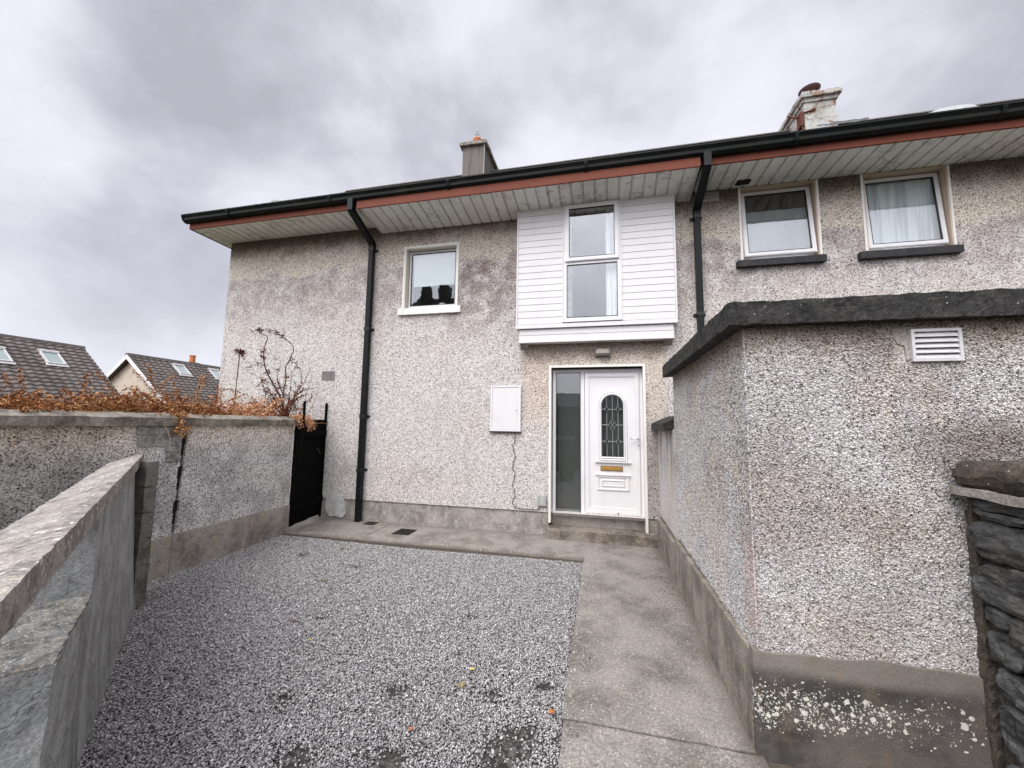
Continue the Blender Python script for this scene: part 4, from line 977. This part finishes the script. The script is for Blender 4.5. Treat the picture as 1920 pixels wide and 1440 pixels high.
while z < 1.18:
    hgt = rnd.choice([.05, .09, .13, .16]); hgt = min(hgt, 1.21-z); y = -3.70-rnd.uniform(0, .08)
    while y > -8.2:
        ln = min(rnd.uniform(.12, .42), 1.0); stone(y-ln, y-.008, z+.004, z+hgt-.004, 1.52+rnd.uniform(-.015, .012), 0); y -= ln
    z += hgt
m.build('stonework', M_slate, SWL, merge=True)
m = MB(); y = -3.235; k = 0
while y > -8.2:
    ln = rnd.uniform(.35, .7) if k else .48
    m.rough(1.475, 2.02, y-ln, y-.01, 1.225, 1.345, seg=.03, amp=.014, freq=12, seed=60+k, shape=lambda a, b, c: (a+(.035*((c-1.285)/.06)**2 if a < 1.6 else 0), b, c)); y -= ln; k += 1
m.build('cap_stone', M_stonecap, SWL, merge=True)
m = MB(); m.rough(1.475, 1.9, -3.9, OY-.02, 1.20, 1.235, seg=.05, amp=.01, freq=8, seed=70); m.build('mortar_bed', M_plinth, SWL, merge=True)
# ================================================================== boundary wall on the left
BXF = -4.1
BW = empty('boundary_wall', (-4.2, -3.5, 0), 'cracked pebbledashed boundary wall with a long grey coping on the left of the yard', 'wall')
def jag(y0, side):    # jagged crack edge
    pts = []
    z = .34
    k = 0
    while z < 1.40:
        pts.append((y0+side*(.004+.008*((k*7) % 3)), z)); z += .11; pts.append((y0+side*(.004+.008*((k*7) % 3)), z-.004)); k += 1
    return pts
m = MB(); far = [(-.80, .34), (-.80, 1.405)]+[(p[0]+.028*(p[1]-.34), p[1]) for p in reversed(jag(-2.240, 1))]
m.add([(BXF, p[0], p[1]) for p in far]+[(BXF-.03, p[0], p[1]) for p in far], [tuple(range(len(far))), tuple(range(2*len(far)-1, len(far)-1, -1))]+[(i, (i+1) % len(far), len(far)+(i+1) % len(far), len(far)+i) for i in range(len(far))])
m.box(BXF-.22, BXF-.0302, -2.20, -.80, .30, 1.405)
m.build('wall_panel', M_bound, BW)
m = MB(); m.box(BXF-.0299, BXF-.027, -2.30, -2.17, .36, 1.40); m.build('crack', M_dark, BW)  # near-black sheet, the shade inside the crack given by colour
m = MB(); nr = [(-8.3, .34), (-8.3, 1.405)]+[(p[0]+.028*(p[1]-.34), p[1]) for p in reversed(jag(-2.262, -1))]
m.add([(BXF, p[0], p[1]) for p in nr]+[(BXF-.03, p[0], p[1]) for p in nr], [tuple(range(len(nr))), tuple(range(2*len(nr)-1, len(nr)-1, -1))]+[(i, (i+1) % len(nr), len(nr)+(i+1) % len(nr), len(nr)+i) for i in range(len(nr))])
m.box(BXF-.22, BXF-.0302, -8.3, -2.20, .30, 1.405)
m.build('wall_panel', M_bound, BW)
m = MB(); m.rough(BXF-.2, BXF+.012, -2.262, -.79, -.2, .352, seg=.09, amp=.003, seed=81); m.rough(BXF-.2, BXF+.018, -8.3, -2.270, -.2, .345, seg=.09, amp=.003, seed=82)
m.build('plinth', M_plinth_b, BW, merge=True)
m = MB(); cshape = lambda x, y, z: (x, y, z if (z < 1.45 or x > BXF+.02) else z+.045*min(1, (BXF+.03-x)/.12))
m.rough(BXF-.26, BXF+.035, -2.11, -.755, 1.405, 1.478, seg=.045, amp=.005, seed=83, shape=cshape); m.rough(BXF-.26, BXF+.04, -8.3, -2.115, 1.405, 1.482, seg=.045, amp=.006, seed=84, shape=cshape)
m.build('coping', M_cope, BW, merge=True)
m = MB()
for (a, b_, c, d_) in ((-2.66, -2.262, 1.325, 1.398), (-2.64, -2.262, 1.215, 1.318), (-2.40, -2.262, 1.155, 1.208), (-2.385, -2.262, 1.06, 1.148)):
    m.rough(BXF-.01, BXF+.012, a, b_, c, d_, seg=.03, amp=.006, freq=9, seed=int(c*100))
m.build('exposed_blockwork', M_blockpatch, BW, merge=True)
m = MB()
for k in range(6): m.rough(-3.86, -3.60, -2.88, -2.79, -.1+k*.204, .1+k*.204, seg=.05, amp=.006, freq=8, seed=90+k)
PIER = m.build('block_pier', M_darkblock, merge=True); tag(PIER, 'short dark concrete block pier standing at the far end of the low wall', 'pier')
# gate
G = empty('side_gate', (-4.2, -.4, 0), 'tall black timber side gate between boundary wall and house', 'gate')
ga, gb = Vector((-4.10, -.765)), Vector((-4.235, -.02)); gd = (gb-ga).normalized(); gn = Vector((gd.y, -gd.x))
Tg = lambda v: Vector((ga.x+gd.x*v.x+gn.x*v.y, ga.y+gd.y*v.x+gn.y*v.y, v.z))
gl_ = (gb-ga).length
m = MB()
for i in range(7): m.box(i*gl_/7+.002, (i+1)*gl_/7-.002, -.02+.002*(i % 2), .0, .05+.004*((i*5) % 3), 1.49)
m.build('boards', M_gate, G, T=Tg)
m = MB(); m.box(0, gl_, .0, .04, .25, .33); m.box(0, gl_, .0, .04, 1.25, 1.33); m.each('rail', M_gate, G, T=Tg)
m = MB(); m.box(gl_-.03, gl_-.005, .0, .03, .02, 1.75); m.build('post', M_gate, G, T=Tg)
m = MB(); m.box(-.03, -.005, .10, .125, .9, 1.74); m.build('post', M_gate, G, T=Tg)
# ================================================================== low wall running toward the camera
P0 = Vector((-3.63, -2.85)); dd = Vector((.7793, -.6267)); nn = Vector((.6267, .7793))
Tl = lambda v: Vector((P0.x+dd.x*v.x+nn.x*v.y, P0.y+dd.y*v.x+nn.y*v.y, v.z))
lean = lambda x, z: max(0, z)/1.08*(-.078+.039*x)
LW = empty('low_wall', (-2.6, -3.8, 0), 'low cement faced block wall with lichen speckled coping running in from bottom left', 'wall')
m = MB(); m.rough(.0, 1.83, -.20, .0, -.12, 1.075, seg=.06, amp=.004, freq=4, seed=101, shape=lambda x, y, z: (x, y+lean(x, z)+.012*math.exp(-max(0, z)*9), z))
m.build('block_face', M_low, LW, T=Tl, merge=True)
m = MB(); m.rough(1.831, 2.47, -.20, .004, -.12, .69, seg=.03, amp=.006, freq=12, seed=103, shape=lambda x, y, z: (x, y+lean(x, z), z))
m.build('broken_off_section', M_low, LW, T=Tl, merge=True)
m = MB(); m.rough(1.832, 2.465, -.20, .0, .665, .70, seg=.018, amp=.006, freq=26, seed=107, shape=lambda x, y, z: (x, y+lean(x, z), z-(.02*max(0, x-2.3) if z > .68 else 0)))
m.build('broken_top', M_brokentop, LW, T=Tl, merge=True)
m = MB(); m.rough(3.35, 3.7, -.19, -.0, -.12, 1.074, seg=.08, amp=.004, seed=109); m.build('end_pier', M_darkblock, LW, T=Tl, merge=True)
m = MB(); m.rough(-.50, 3.7, -.20, .002, 1.075, 1.135, seg=.03, amp=.004, freq=14, seed=104, shape=lambda x, y, z: (x, y-.055+.039*x, z if z < 1.1 else z+.022-.055*max(0, (-y-.03))/.17-.01*max(0, y)/.028))
m.build('coping', M_lowcope, LW, T=Tl, merge=True)
# ================================================================== far bungalows
def bungalow(y0, y1, label, velux, chim=None, eave_x=-19.9, slope=.84):
    RX, RZf = -23.0, 4.62
    zE = RZf-slope*(eave_x-RX); back = 2*RX-eave_x
    hh = empty('bungalow', (RX, (y0+y1)/2, -.1), label, 'house', 'grey roofed bungalows behind the boundary wall')
    m = MB(); m.prism([(back+.3, -.12), (eave_x-.35, -.12), (eave_x-.35, zE+.2), (RX, RZf-.2), (back+.3, zE+.2)], 'y', y0+.25, y1-.25); m.build('wall', M_farwall, hh)
    # stepped, scalloped tile courses
    m = MB(); n = 17; ny = int((y1-y0)/.30)*6
    L_ = eave_x-RX
    for i in range(n):
        xa, xb = RX+L_*i/n, RX+L_*(i+1)/n+.03
        za, zb2 = RZf-slope*(xa-RX), RZf-slope*(xb-RX); vs = []
        for j in range(ny+1):
            y = y0+(y1-y0)*j/ny; s_ = .022*math.sin(j*2*math.pi/6)+.02
            vs += [(xa, y, za+s_*.6), (xb, y, zb2+.055+s_), (xb-.005, y, zb2+.0)]
        m.add(vs, [(3*j, 3*j+1, 3*j+4, 3*j+3) for j in range(ny)]+[(3*j+1, 3*j+2, 3*j+5, 3*j+4) for j in range(ny)])
    m.prism([(RX, RZf-.03), (eave_x, zE-.03), (eave_x, zE-.10), (RX, RZf-.12)], 'y', y0, y1)
    m.prism([(RX, RZf), (back, zE), (back, zE-.08), (RX, RZf-.1)], 'y', y0, y1)
    ro = m.build('roof', M_farroof, hh)
    m = MB(); m.prism([(RX-.14, RZf-.06), (RX-.08, RZf+.07), (RX+.08, RZf+.07), (RX+.14, RZf-.06)], 'y', y0-.02, y1+.02); m.build('ridge_tiles', M_farroof, ro)
    for yy in (y0-.03,):
        m = MB(); m.prism([(RX, RZf+.0), (eave_x, zE+.0), (eave_x, zE-.22), (RX, RZf-.22)], 'y', yy, yy+.03); m.prism([(RX, RZf), (back, zE), (back, zE-.22), (RX, RZf-.22)], 'y', yy, yy+.03)
        m.build('bargeboard', M_white, hh)
    ang = math.atan(slope)
    for (vx, vy) in velux:
        T = lambda v: Vector((vx+v.x*math.cos(ang)+v.z*math.sin(ang), vy+v.y, RZf-slope*(vx-RX)+.06-v.x*math.sin(ang)+v.z*math.cos(ang)))
        m = MB()
        a, b_, w__ = .40, .29, .045
        m.box(-a, a, -b_, -b_+w__, 0, .09); m.box(-a, a, b_-w__, b_, 0, .09); m.box(-a, -a+w__, -b_+w__, b_-w__, 0, .09); m.box(a-w__, a, -b_+w__, b_-w__, 0, .09)
        vo = m.build('roof_window', M_ventw, ro, T=T)
        m = MB(); m.box(-a+w__, a-w__, -b_+w__, b_-w__, .02, .05); m.build('pane', M_velux, vo, T=T)
        m = MB(); m.box(a, a+.12, -b_-.05, b_+.05, .01, .045); m.box(-a-.06, -a, -b_-.03, b_+.03, .03, .11); m.each('flashing', M_ventw, vo, T=T)
    if chim:
        cy = chim; m = MB(); m.box(RX-.55, RX-.1, cy-.3, cy+.3, 3.5, RZf+.12); co_ = m.build('chimney', M_chim, hh)
        m = MB(); m.lathe((RX-.32, cy, RZf+.12), [(.15, 0), (.14, .3), (.16, .42), (.12, .42)], 12); m.build('chimney_pot', M_terra, co_)
    return hh
M_velux = material('roof_window_glass', col=(.30, .36, .34), rough=.06, spec=1.0)
bungalow(-2.5, 7.3, 'grey tiled bungalow roof at the far left, nearer of the two behind the wall', [(-22.0, 5.83), (-21.85, 4.25)])
bungalow(9.0, 20, 'grey tiled bungalow with a cream gable, further off beside the house corner', [(-22.28, 11.1), (-22.3, 13.1)], 12.4)
# houses over the road behind the camera (seen in the window reflections)
hh = empty('detached_house', (-9.8, -16, -.1), 'dark hip roofed house across the road, reflected in the small upstairs window', 'house')
m = MB(); m.box(-14.6, -5.0, -19.2, -12.8, -.12, 5.2); m.build('wall', M_opp, hh)
m = MB(); m.add([(-15, -19.6, 5.1), (-4.6, -19.6, 5.1), (-4.6, -12.4, 5.1), (-15, -12.4, 5.1), (-11.0, -16, 9.0), (-8.7, -16, 9.0)], [(0, 1, 2, 3), (3, 2, 5, 4), (2, 1, 5), (1, 0, 4, 5), (0, 3, 4)]); m.build('roof', M_opproof, hh)
for c in (-10.45, -9.25):
    m = MB(); m.box(c-.26, c+.26, -16.3, -15.7, 8.2, 9.75); m.build('chimney', M_opp, hh)
gg = empty('garage', (0, -15, -.1), 'low dark garage across the road, reflected in the door sidelight', 'garage')
m = MB(); m.box(-3.4, 6, -17, -13.5, -.12, 2.3); m.build('wall', M_opp, gg)
m = MB(); m.prism([(-13.2, 2.3), (-15.2, 3.1), (-17.3, 2.3)], 'x', -3.6, 6.2); m.build('roof', M_opproof, gg)
m = MB(); m.rough(-14, 14, -8.2, -8.0, -.2, .9, seg=.6, amp=.03, seed=120)
hw = m.build('roadside_wall', M_darkblock, merge=True); tag(hw, 'low dark wall along the road behind the viewer', 'wall')
# ================================================================== plants
def leaves_mesh(name, pts, mat, parent, size=(.012, .03), tone=(.5, .22), seed=0, droop=.5):
    rng = np.random.default_rng(seed); P_ = np.array(pts, float); n = len(P_)
    s = rng.uniform(size[0], size[1], n)
    d_ = rng.normal(0, 1, (n, 3)); d_[:, 2] -= droop; d_ /= np.linalg.norm(d_, axis=1)[:, None]
    e = rng.normal(0, 1, (n, 3)); e -= (e*d_).sum(1)[:, None]*d_; e /= np.linalg.norm(e, axis=1)[:, None]
    nrm = np.cross(d_, e)
    q = np.stack([P_, P_+d_*s[:, None]*.5+e*s[:, None]*.32+nrm*s[:, None]*.1, P_+d_*s[:, None]*1.05, P_+d_*s[:, None]*.5-e*s[:, None]*.30+nrm*s[:, None]*.12], 1)
    me = bpy.data.meshes.new(name); me.from_pydata(q.reshape(-1, 3).tolist(), [], [(4*i, 4*i+1, 4*i+2, 4*i+3) for i in range(n)])
    at = me.attributes.new('tone', 'FLOAT', 'POINT'); at.data.foreach_set('value', np.repeat(np.clip(rng.normal(tone[0], tone[1], n), 0, 1), 4).astype(np.float32))
    return link(name, me, mat, parent)
def arcpts(a, dirv, ln, droop, n=7, wig=.0, rg=None):
    p = Vector(a); d_ = Vector(dirv).normalized(); out = [p.copy()]
    for i in range(n):
        d_ = (d_+Vector((0, 0, -droop/n))+Vector((rg.uniform(-wig, wig), rg.uniform(-wig, wig), rg.uniform(-wig, wig)))).normalized(); p = p+d_*(ln/n); out.append(p.copy())
    return out
def bracken(cx, cy, top, label, seed, mat=M_fern, spread=.34, nf=46, tone=(.5, .24), lsz=(.012, .03), depth=.30):
    rg = random.Random(seed); root = empty('dead_bracken', (cx, cy, .9), label, 'plant', 'dead brown bracken clumps behind the boundary wall')
    st = MB(); lv = []
    for i in range(nf):
        a = (cx+rg.uniform(-depth, .16), cy+rg.uniform(-spread, spread), rg.uniform(1.15, 1.40))
        hgt = (top-a[2])*rg.uniform(.4, .95)
        dv = (rg.uniform(-.5, .6), rg.uniform(-1., 1.), rg.uniform(.6, 1.5))
        pts = arcpts(a, dv, hgt*1.7, rg.uniform(.8, 2.4), 8, .12, rg)
        st.tube(pts, [.0035-.0003*k for k in range(len(pts))], 4, cap=False)
        for k in range(1, len(pts)):
            for _ in range(4):
                sd_ = Vector((rg.uniform(-1, 1), rg.uniform(-1, 1), rg.uniform(-.6, .5))).normalized(); L_ = rg.uniform(.03, .10)*(1.25-k/len(pts))
                for q in range(6): lv.append(pts[k].lerp(pts[k-1], rg.random())+sd_*L_*q/5+Vector((rg.uniform(-.006, .006), rg.uniform(-.006, .006), -.25*L_*(q/5)**2)))
    for i in range(int(8000*spread/.34*(.35 if top > 1.9 else 1))):
        zz = 1.33+abs(rg.gauss(0, 1))*(top-1.33)*.50
        yy = cy+rg.gauss(0, spread*.55); lim = 1.50+(top-1.48)*(.62+1.1*mnoise.noise(Vector((yy*5.5, seed*.3, 2.2)))+.5*mnoise.noise(Vector((yy*17, 1.1, 2.2))))
        lv.append(Vector((cx+rg.uniform(-depth, .17), yy, zz if zz < lim else rg.uniform(1.38, max(1.45, lim)))))
    lv = [q for q in lv if not (q[0] > -4.13 and q[2] < 1.52)]
    if cy > -1.1: lv = [q for q in lv if q[0] < -4.24 and q[2] > 1.42]
    st.build('stems', M_stemp, root); leaves_mesh('leaves', lv, mat, root, size=lsz, tone=tone, seed=seed)
    return root
bracken(-4.42, -4.35, 1.62, 'brown bracken clump over the wall at the far left edge of the view', 1, spread=.45)
bracken(-4.42, -3.60, 1.66, 'brown bracken clump with long bent pale stalks, second from the left', 2, spread=.42)
bracken(-4.42, -3.02, 1.70, 'orange brown bracken clump below the left bungalow roof window', 3, spread=.34)
bracken(-4.42, -2.55, 1.80, 'orange brown bracken clump below the right end of the left bungalow roof', 4, spread=.28)
bracken(-4.42, -2.12, 1.80, 'dense bracken clump below the cream gable, spilling over the coping', 5, spread=.26)
bracken(-4.42, -1.72, 1.70, 'thin bracken clump beside the house corner', 6, spread=.20, tone=(.4, .2))
bracken(-4.45, -1.25, 1.76, 'pale dry leafy clump in front of the house corner under the seed head', 7, M_pinkleaf, spread=.25, nf=26, tone=(.55, .25), lsz=(.014, .034))
bracken(-4.45, -.86, 1.74, 'pale dry leafy clump at the foot of the bare shrub by the gate', 8, M_pinkleaf, spread=.20, nf=20, tone=(.5, .25), lsz=(.014, .034))
bracken(-4.45, -.62, 1.98, 'loose rusty brown leafy tangle round the shrub right beside the gate', 11, M_redleaf, spread=.17, nf=34, tone=(.62, .22), lsz=(.014, .034))
# strand hanging over the coping
rg = random.Random(77); hs = empty('hanging_fern', (-4.05, -2.2, 1.48), 'dry orange fern frond hanging down over the coping above the crack', 'plant')
st = MB(); lv = []
for i in range(7):
    pts = arcpts((-4.16, -2.25+rg.uniform(-.06, .06), 1.52), (1.0, rg.uniform(-.9, .3), .5), rg.uniform(.16, .30), 3.4, 8, .1, rg); st.tube(pts, .0025, 4, cap=False)
    for p in pts:
        for _ in range(14): lv.append(p+Vector((rg.uniform(-.02, .02), rg.uniform(-.03, .03), rg.uniform(-.02, .02))))
st.build('stems', M_stemp, hs); leaves_mesh('leaves', lv, M_fern, hs, size=(.012, .028), tone=(.75, .2), seed=3)
gs = empty('hanging_fern', (-4.05, -.7, 1.48), 'dry pale leaf sprays hanging over the coping end and the black gate', 'plant')
st = MB(); lv = []
for i in range(13):
    pts = arcpts((-4.14, -.74+rg.uniform(-.13, .16), 1.52), (rg.uniform(.3, 1.0), rg.uniform(-.3, .9), .6), rg.uniform(.16, .30), 2.6, 8, .14, rg); st.tube(pts, .0022, 4, cap=False)
    for p in pts:
        for _ in range(7): lv.append(p+Vector((rg.uniform(-.03, .03), rg.uniform(-.03, .03), rg.uniform(-.03, .03))))
st.build('stems', M_stemp, gs); leaves_mesh('leaves', lv, M_pinkleaf, gs, size=(.014, .030), tone=(.6, .22), seed=4)
# long pale bent stalks over the left coping
ls = empty('dry_stalks', (-4.3, -3.1, 1.4), 'bare pale bent stalks leaning out of the bracken on the left', 'plant')
st = MB()
for (ya, ln, dy) in ((-2.72, .62, -1.0), (-2.78, .42, -1.1), (-2.95, .36, 1.0), (-3.15, .30, 1.0), (-2.45, .30, .7), (-2.05, .26, -1.)):
    st.tube(arcpts((-4.22, ya, 1.47), (.15, dy, .95), ln, 1.5, 9, .06, rg), .0045, 5, cap=False)
st.build('stems', M_stemp, ls)
# bare climbing shrub against the gable end of the front wall; branches traced in the y-z plane
sh = empty('bare_shrub', (-4.42, -.72, 1.2), 'tall nearly bare shrub with dark red leaves arching beside the gate', 'shrub')
st = MB(); lv = []
rg = random.Random(12)
def br(pts, r0, leafk=(), x0=-4.46, nl=22):
    P_ = []
    for (y, z) in pts: P_.append(Vector((x0+rg.uniform(-.03, .03), y, z)))
    # smooth it
    Q = []
    for i in range(len(P_)-1):
        p0, p1, p2, p3 = P_[max(i-1, 0)], P_[i], P_[i+1], P_[min(i+2, len(P_)-1)]
        for k in range(5):
            u = k/5; Q.append(.5*((2*p1)+(-p0+p2)*u+(2*p0-5*p1+4*p2-p3)*u*u+(-p0+3*p1-3*p2+p3)*u**3)+Vector((rg.uniform(-1, 1), rg.uniform(-1, 1), rg.uniform(-1, 1)))*.003)
    Q.append(P_[-1]); st.tube(Q, [max(.0024, 1.15*r0*(1-.75*i/len(Q))) for i in range(len(Q))], 5, cap=False)
    for f_ in leafk:
        c = Q[min(len(Q)-1, int(f_*len(Q)))]
        for _ in range(int(nl*1.6)): lv.append(c+Vector((rg.gauss(0, .014), rg.gauss(0, .020), rg.gauss(0, .020))))
    for q in Q[::3]:
        if rg.random() < .4:
            for _ in range(2): lv.append(q+Vector((rg.uniform(-.01, .01), rg.uniform(-.015, .015), rg.uniform(-.02, .01))))
B = (-.58, 1.40)
br([B, (-.68, 1.75), (-.87, 2.0), (-.97, 2.2), (-1.0, 2.42), (-.98, 2.60), (-1.06, 2.63), (-1.14, 2.68)], .010, (.38, .50, .58, .92), nl=26)
br([B, (-.62, 1.8), (-.60, 2.05), (-.62, 2.25), (-.57, 2.38), (-.55, 2.55), (-.63, 2.65), (-.75, 2.68), (-.88, 2.70), (-1.02, 2.72)], .009, (.25, .45, .72, .86), nl=20)
br([(-.75, 2.68), (-.92, 2.69), (-1.1, 2.69), (-1.24, 2.62)], .004, (.4, .7, 1.), nl=8)
br([(-.97, 2.2), (-1.06, 2.23), (-1.16, 2.20), (-1.26, 2.14)], .004, (.1, .35, .6, .85), nl=8)
br([(-.82, 1.95), (-.95, 2.0), (-1.10, 2.06), (-1.22, 2.08)], .004, (.35,), nl=14)
br([B, (-.50, 1.70), (-.42, 1.90), (-.30, 2.03), (-.18, 2.18), (-.13, 2.28)], .008, (.35,), nl=24)
br([(-.42, 1.90), (-.25, 1.95), (-.05, 1.99), (.0, 2.03)], .005, (), x0=-4.40)
br([(-.30, 2.03), (-.33, 2.2), (-.42, 2.32), (-.52, 2.36)], .005, (.5, .8), nl=8)
br([B, (-.38, 1.50), (-.22, 1.62), (-.10, 1.75), (-.04, 1.92)], .006, (.1,), x0=-4.40, nl=10)
br([(-.22, 1.62), (-.21, 1.85), (-.14, 2.1), (-.12, 2.2)], .004)
br([B, (-.55, 1.75), (-.52, 2.0), (-.50, 2.18), (-.46, 2.28)], .006, (.3,), nl=14)
br([B, (-.72, 1.62), (-.86, 1.78), (-.98, 1.88), (-1.06, 1.97)], .006, (.4, .7, 1.), nl=28)
br([(-.62, 1.8), (-.70, 1.98), (-.76, 2.12), (-.74, 2.28), (-.85, 2.37)], .005, (.3, .6), nl=9)
br([B, (-.62, 1.56), (-.72, 1.70), (-.80, 1.86)], .006, (.4, .8), nl=40)
br([B, (-.45, 1.6), (-.40, 1.72), (-.42, 1.86)], .004, (.6,), nl=10)
for i in range(20):
    y0_, z0_ = rg.uniform(-.95, -.30), rg.uniform(1.5, 1.8)
    br([(y0_, z0_), (y0_+rg.uniform(-.12, .12), z0_+.12), (y0_+rg.uniform(-.2, .2), z0_+rg.uniform(.2, .38))], .0035, (.9,) if rg.random() < .4 else (), nl=6)
st.build('branches', M_stem, sh); leaves_mesh('leaves', lv, M_redleaf, sh, size=(.014, .034), tone=(.45, .25), seed=9)
sk = empty('seed_head_stalk', (-4.55, -1.3, 1.3), 'single upright stalk with a dark drooping seed head by the house corner', 'plant')
st = MB(); st.tube([(-4.55, -1.31, 1.3), (-4.55, -1.315, 1.8), (-4.55, -1.30, 2.36)], .006, 5); st.build('stem', M_stem, sk)
lv = []
for i in range(260):
    yy = rg.uniform(-.06, .07); lv.append((-4.55+rg.gauss(0, .02), -1.295+yy, 2.37-abs(rg.gauss(0, .03 if yy < .02 else .055))+.01))
leaves_mesh('seed_head', lv, M_redleaf, sk, size=(.012, .028), tone=(.3, .2), seed=10, droop=2)
# leaves and tufts on the gravel
M_lo = material('orange_leaf', col=(.42, .13, .03), rough=.7); M_ly = material('yellow_leaf', col=(.52, .42, .12), rough=.7); M_ld = material('brown_leaf', col=(.14, .04, .025), rough=.7)
def fallen(x, y, mat, size, label, seed):
    rg = random.Random(seed); m = MB(); n = 9; vs = [(0, 0, .008)]
    for k in range(n):
        a = 2*math.pi*k/n; r_ = size*(1 if k % 2 else .62)*rg.uniform(.8, 1.15); vs.append((r_*math.cos(a), r_*math.sin(a)*.75, rg.uniform(0, .012)))
    top_ = [(0, 1+k, 1+(k+1) % n) for k in range(n)]
    m.add([(x+v[0], y+v[1], -.018+v[2]) for v in vs], top_)
    m.add([(x+v[0], y+v[1], -.020+v[2]) for v in vs], [f_[::-1] for f_ in top_])
    tag(m.build('fallen_leaf', mat), label, 'leaf', 'dry leaves on the gravel')
fallen(-.265, -3.16, M_lo, .024, 'orange fallen leaf on the gravel against the path edge', 1)
fallen(-.78, -2.93, M_ly, .020, 'small cream yellow leaf in the middle of the gravel', 2)
fallen(-.92, -3.44, M_lo, .016, 'small orange leaf on the gravel near the bottom of the view', 3)
fallen(-1.96, -2.90, M_ly, .018, 'pale yellow leaf on the gravel left of centre', 4)
fallen(-2.25, -2.72, M_ld, .018, 'dark red leaf on the gravel nearest the low wall', 5)
def tuft(x, y, label, seed, col):
    rg = random.Random(seed); m = MB()
    for i in range(26):
        a = rg.uniform(0, 6.28); L_ = rg.uniform(.02, .045); p = Vector((x, y, -.03)); q = p+Vector((math.cos(a)*L_, math.sin(a)*L_, rg.uniform(.015, .03)))
        pr = Vector((-math.sin(a), math.cos(a), 0))*.0025; m.add([p-pr, p+pr, q], [(0, 1, 2)])
    tag(m.build('weed_tuft', col), label, 'weed', 'small weeds in the gravel')
M_weed = material('yellow_green_weed', col=(.34, .28, .09), rough=.8); M_weedg = material('green_weed', col=(.10, .13, .04), rough=.8)
tuft(-.80, -3.08, 'yellowing grass tuft in the middle of the gravel', 1, M_weed)
tuft(-2.55, -2.02, 'small green weed in the gravel left of centre', 2, M_weedg)
tuft(-3.0, -1.15, 'small green weed in the gravel close to the house slab', 3, M_weedg)
bpy.context.view_layer.update()
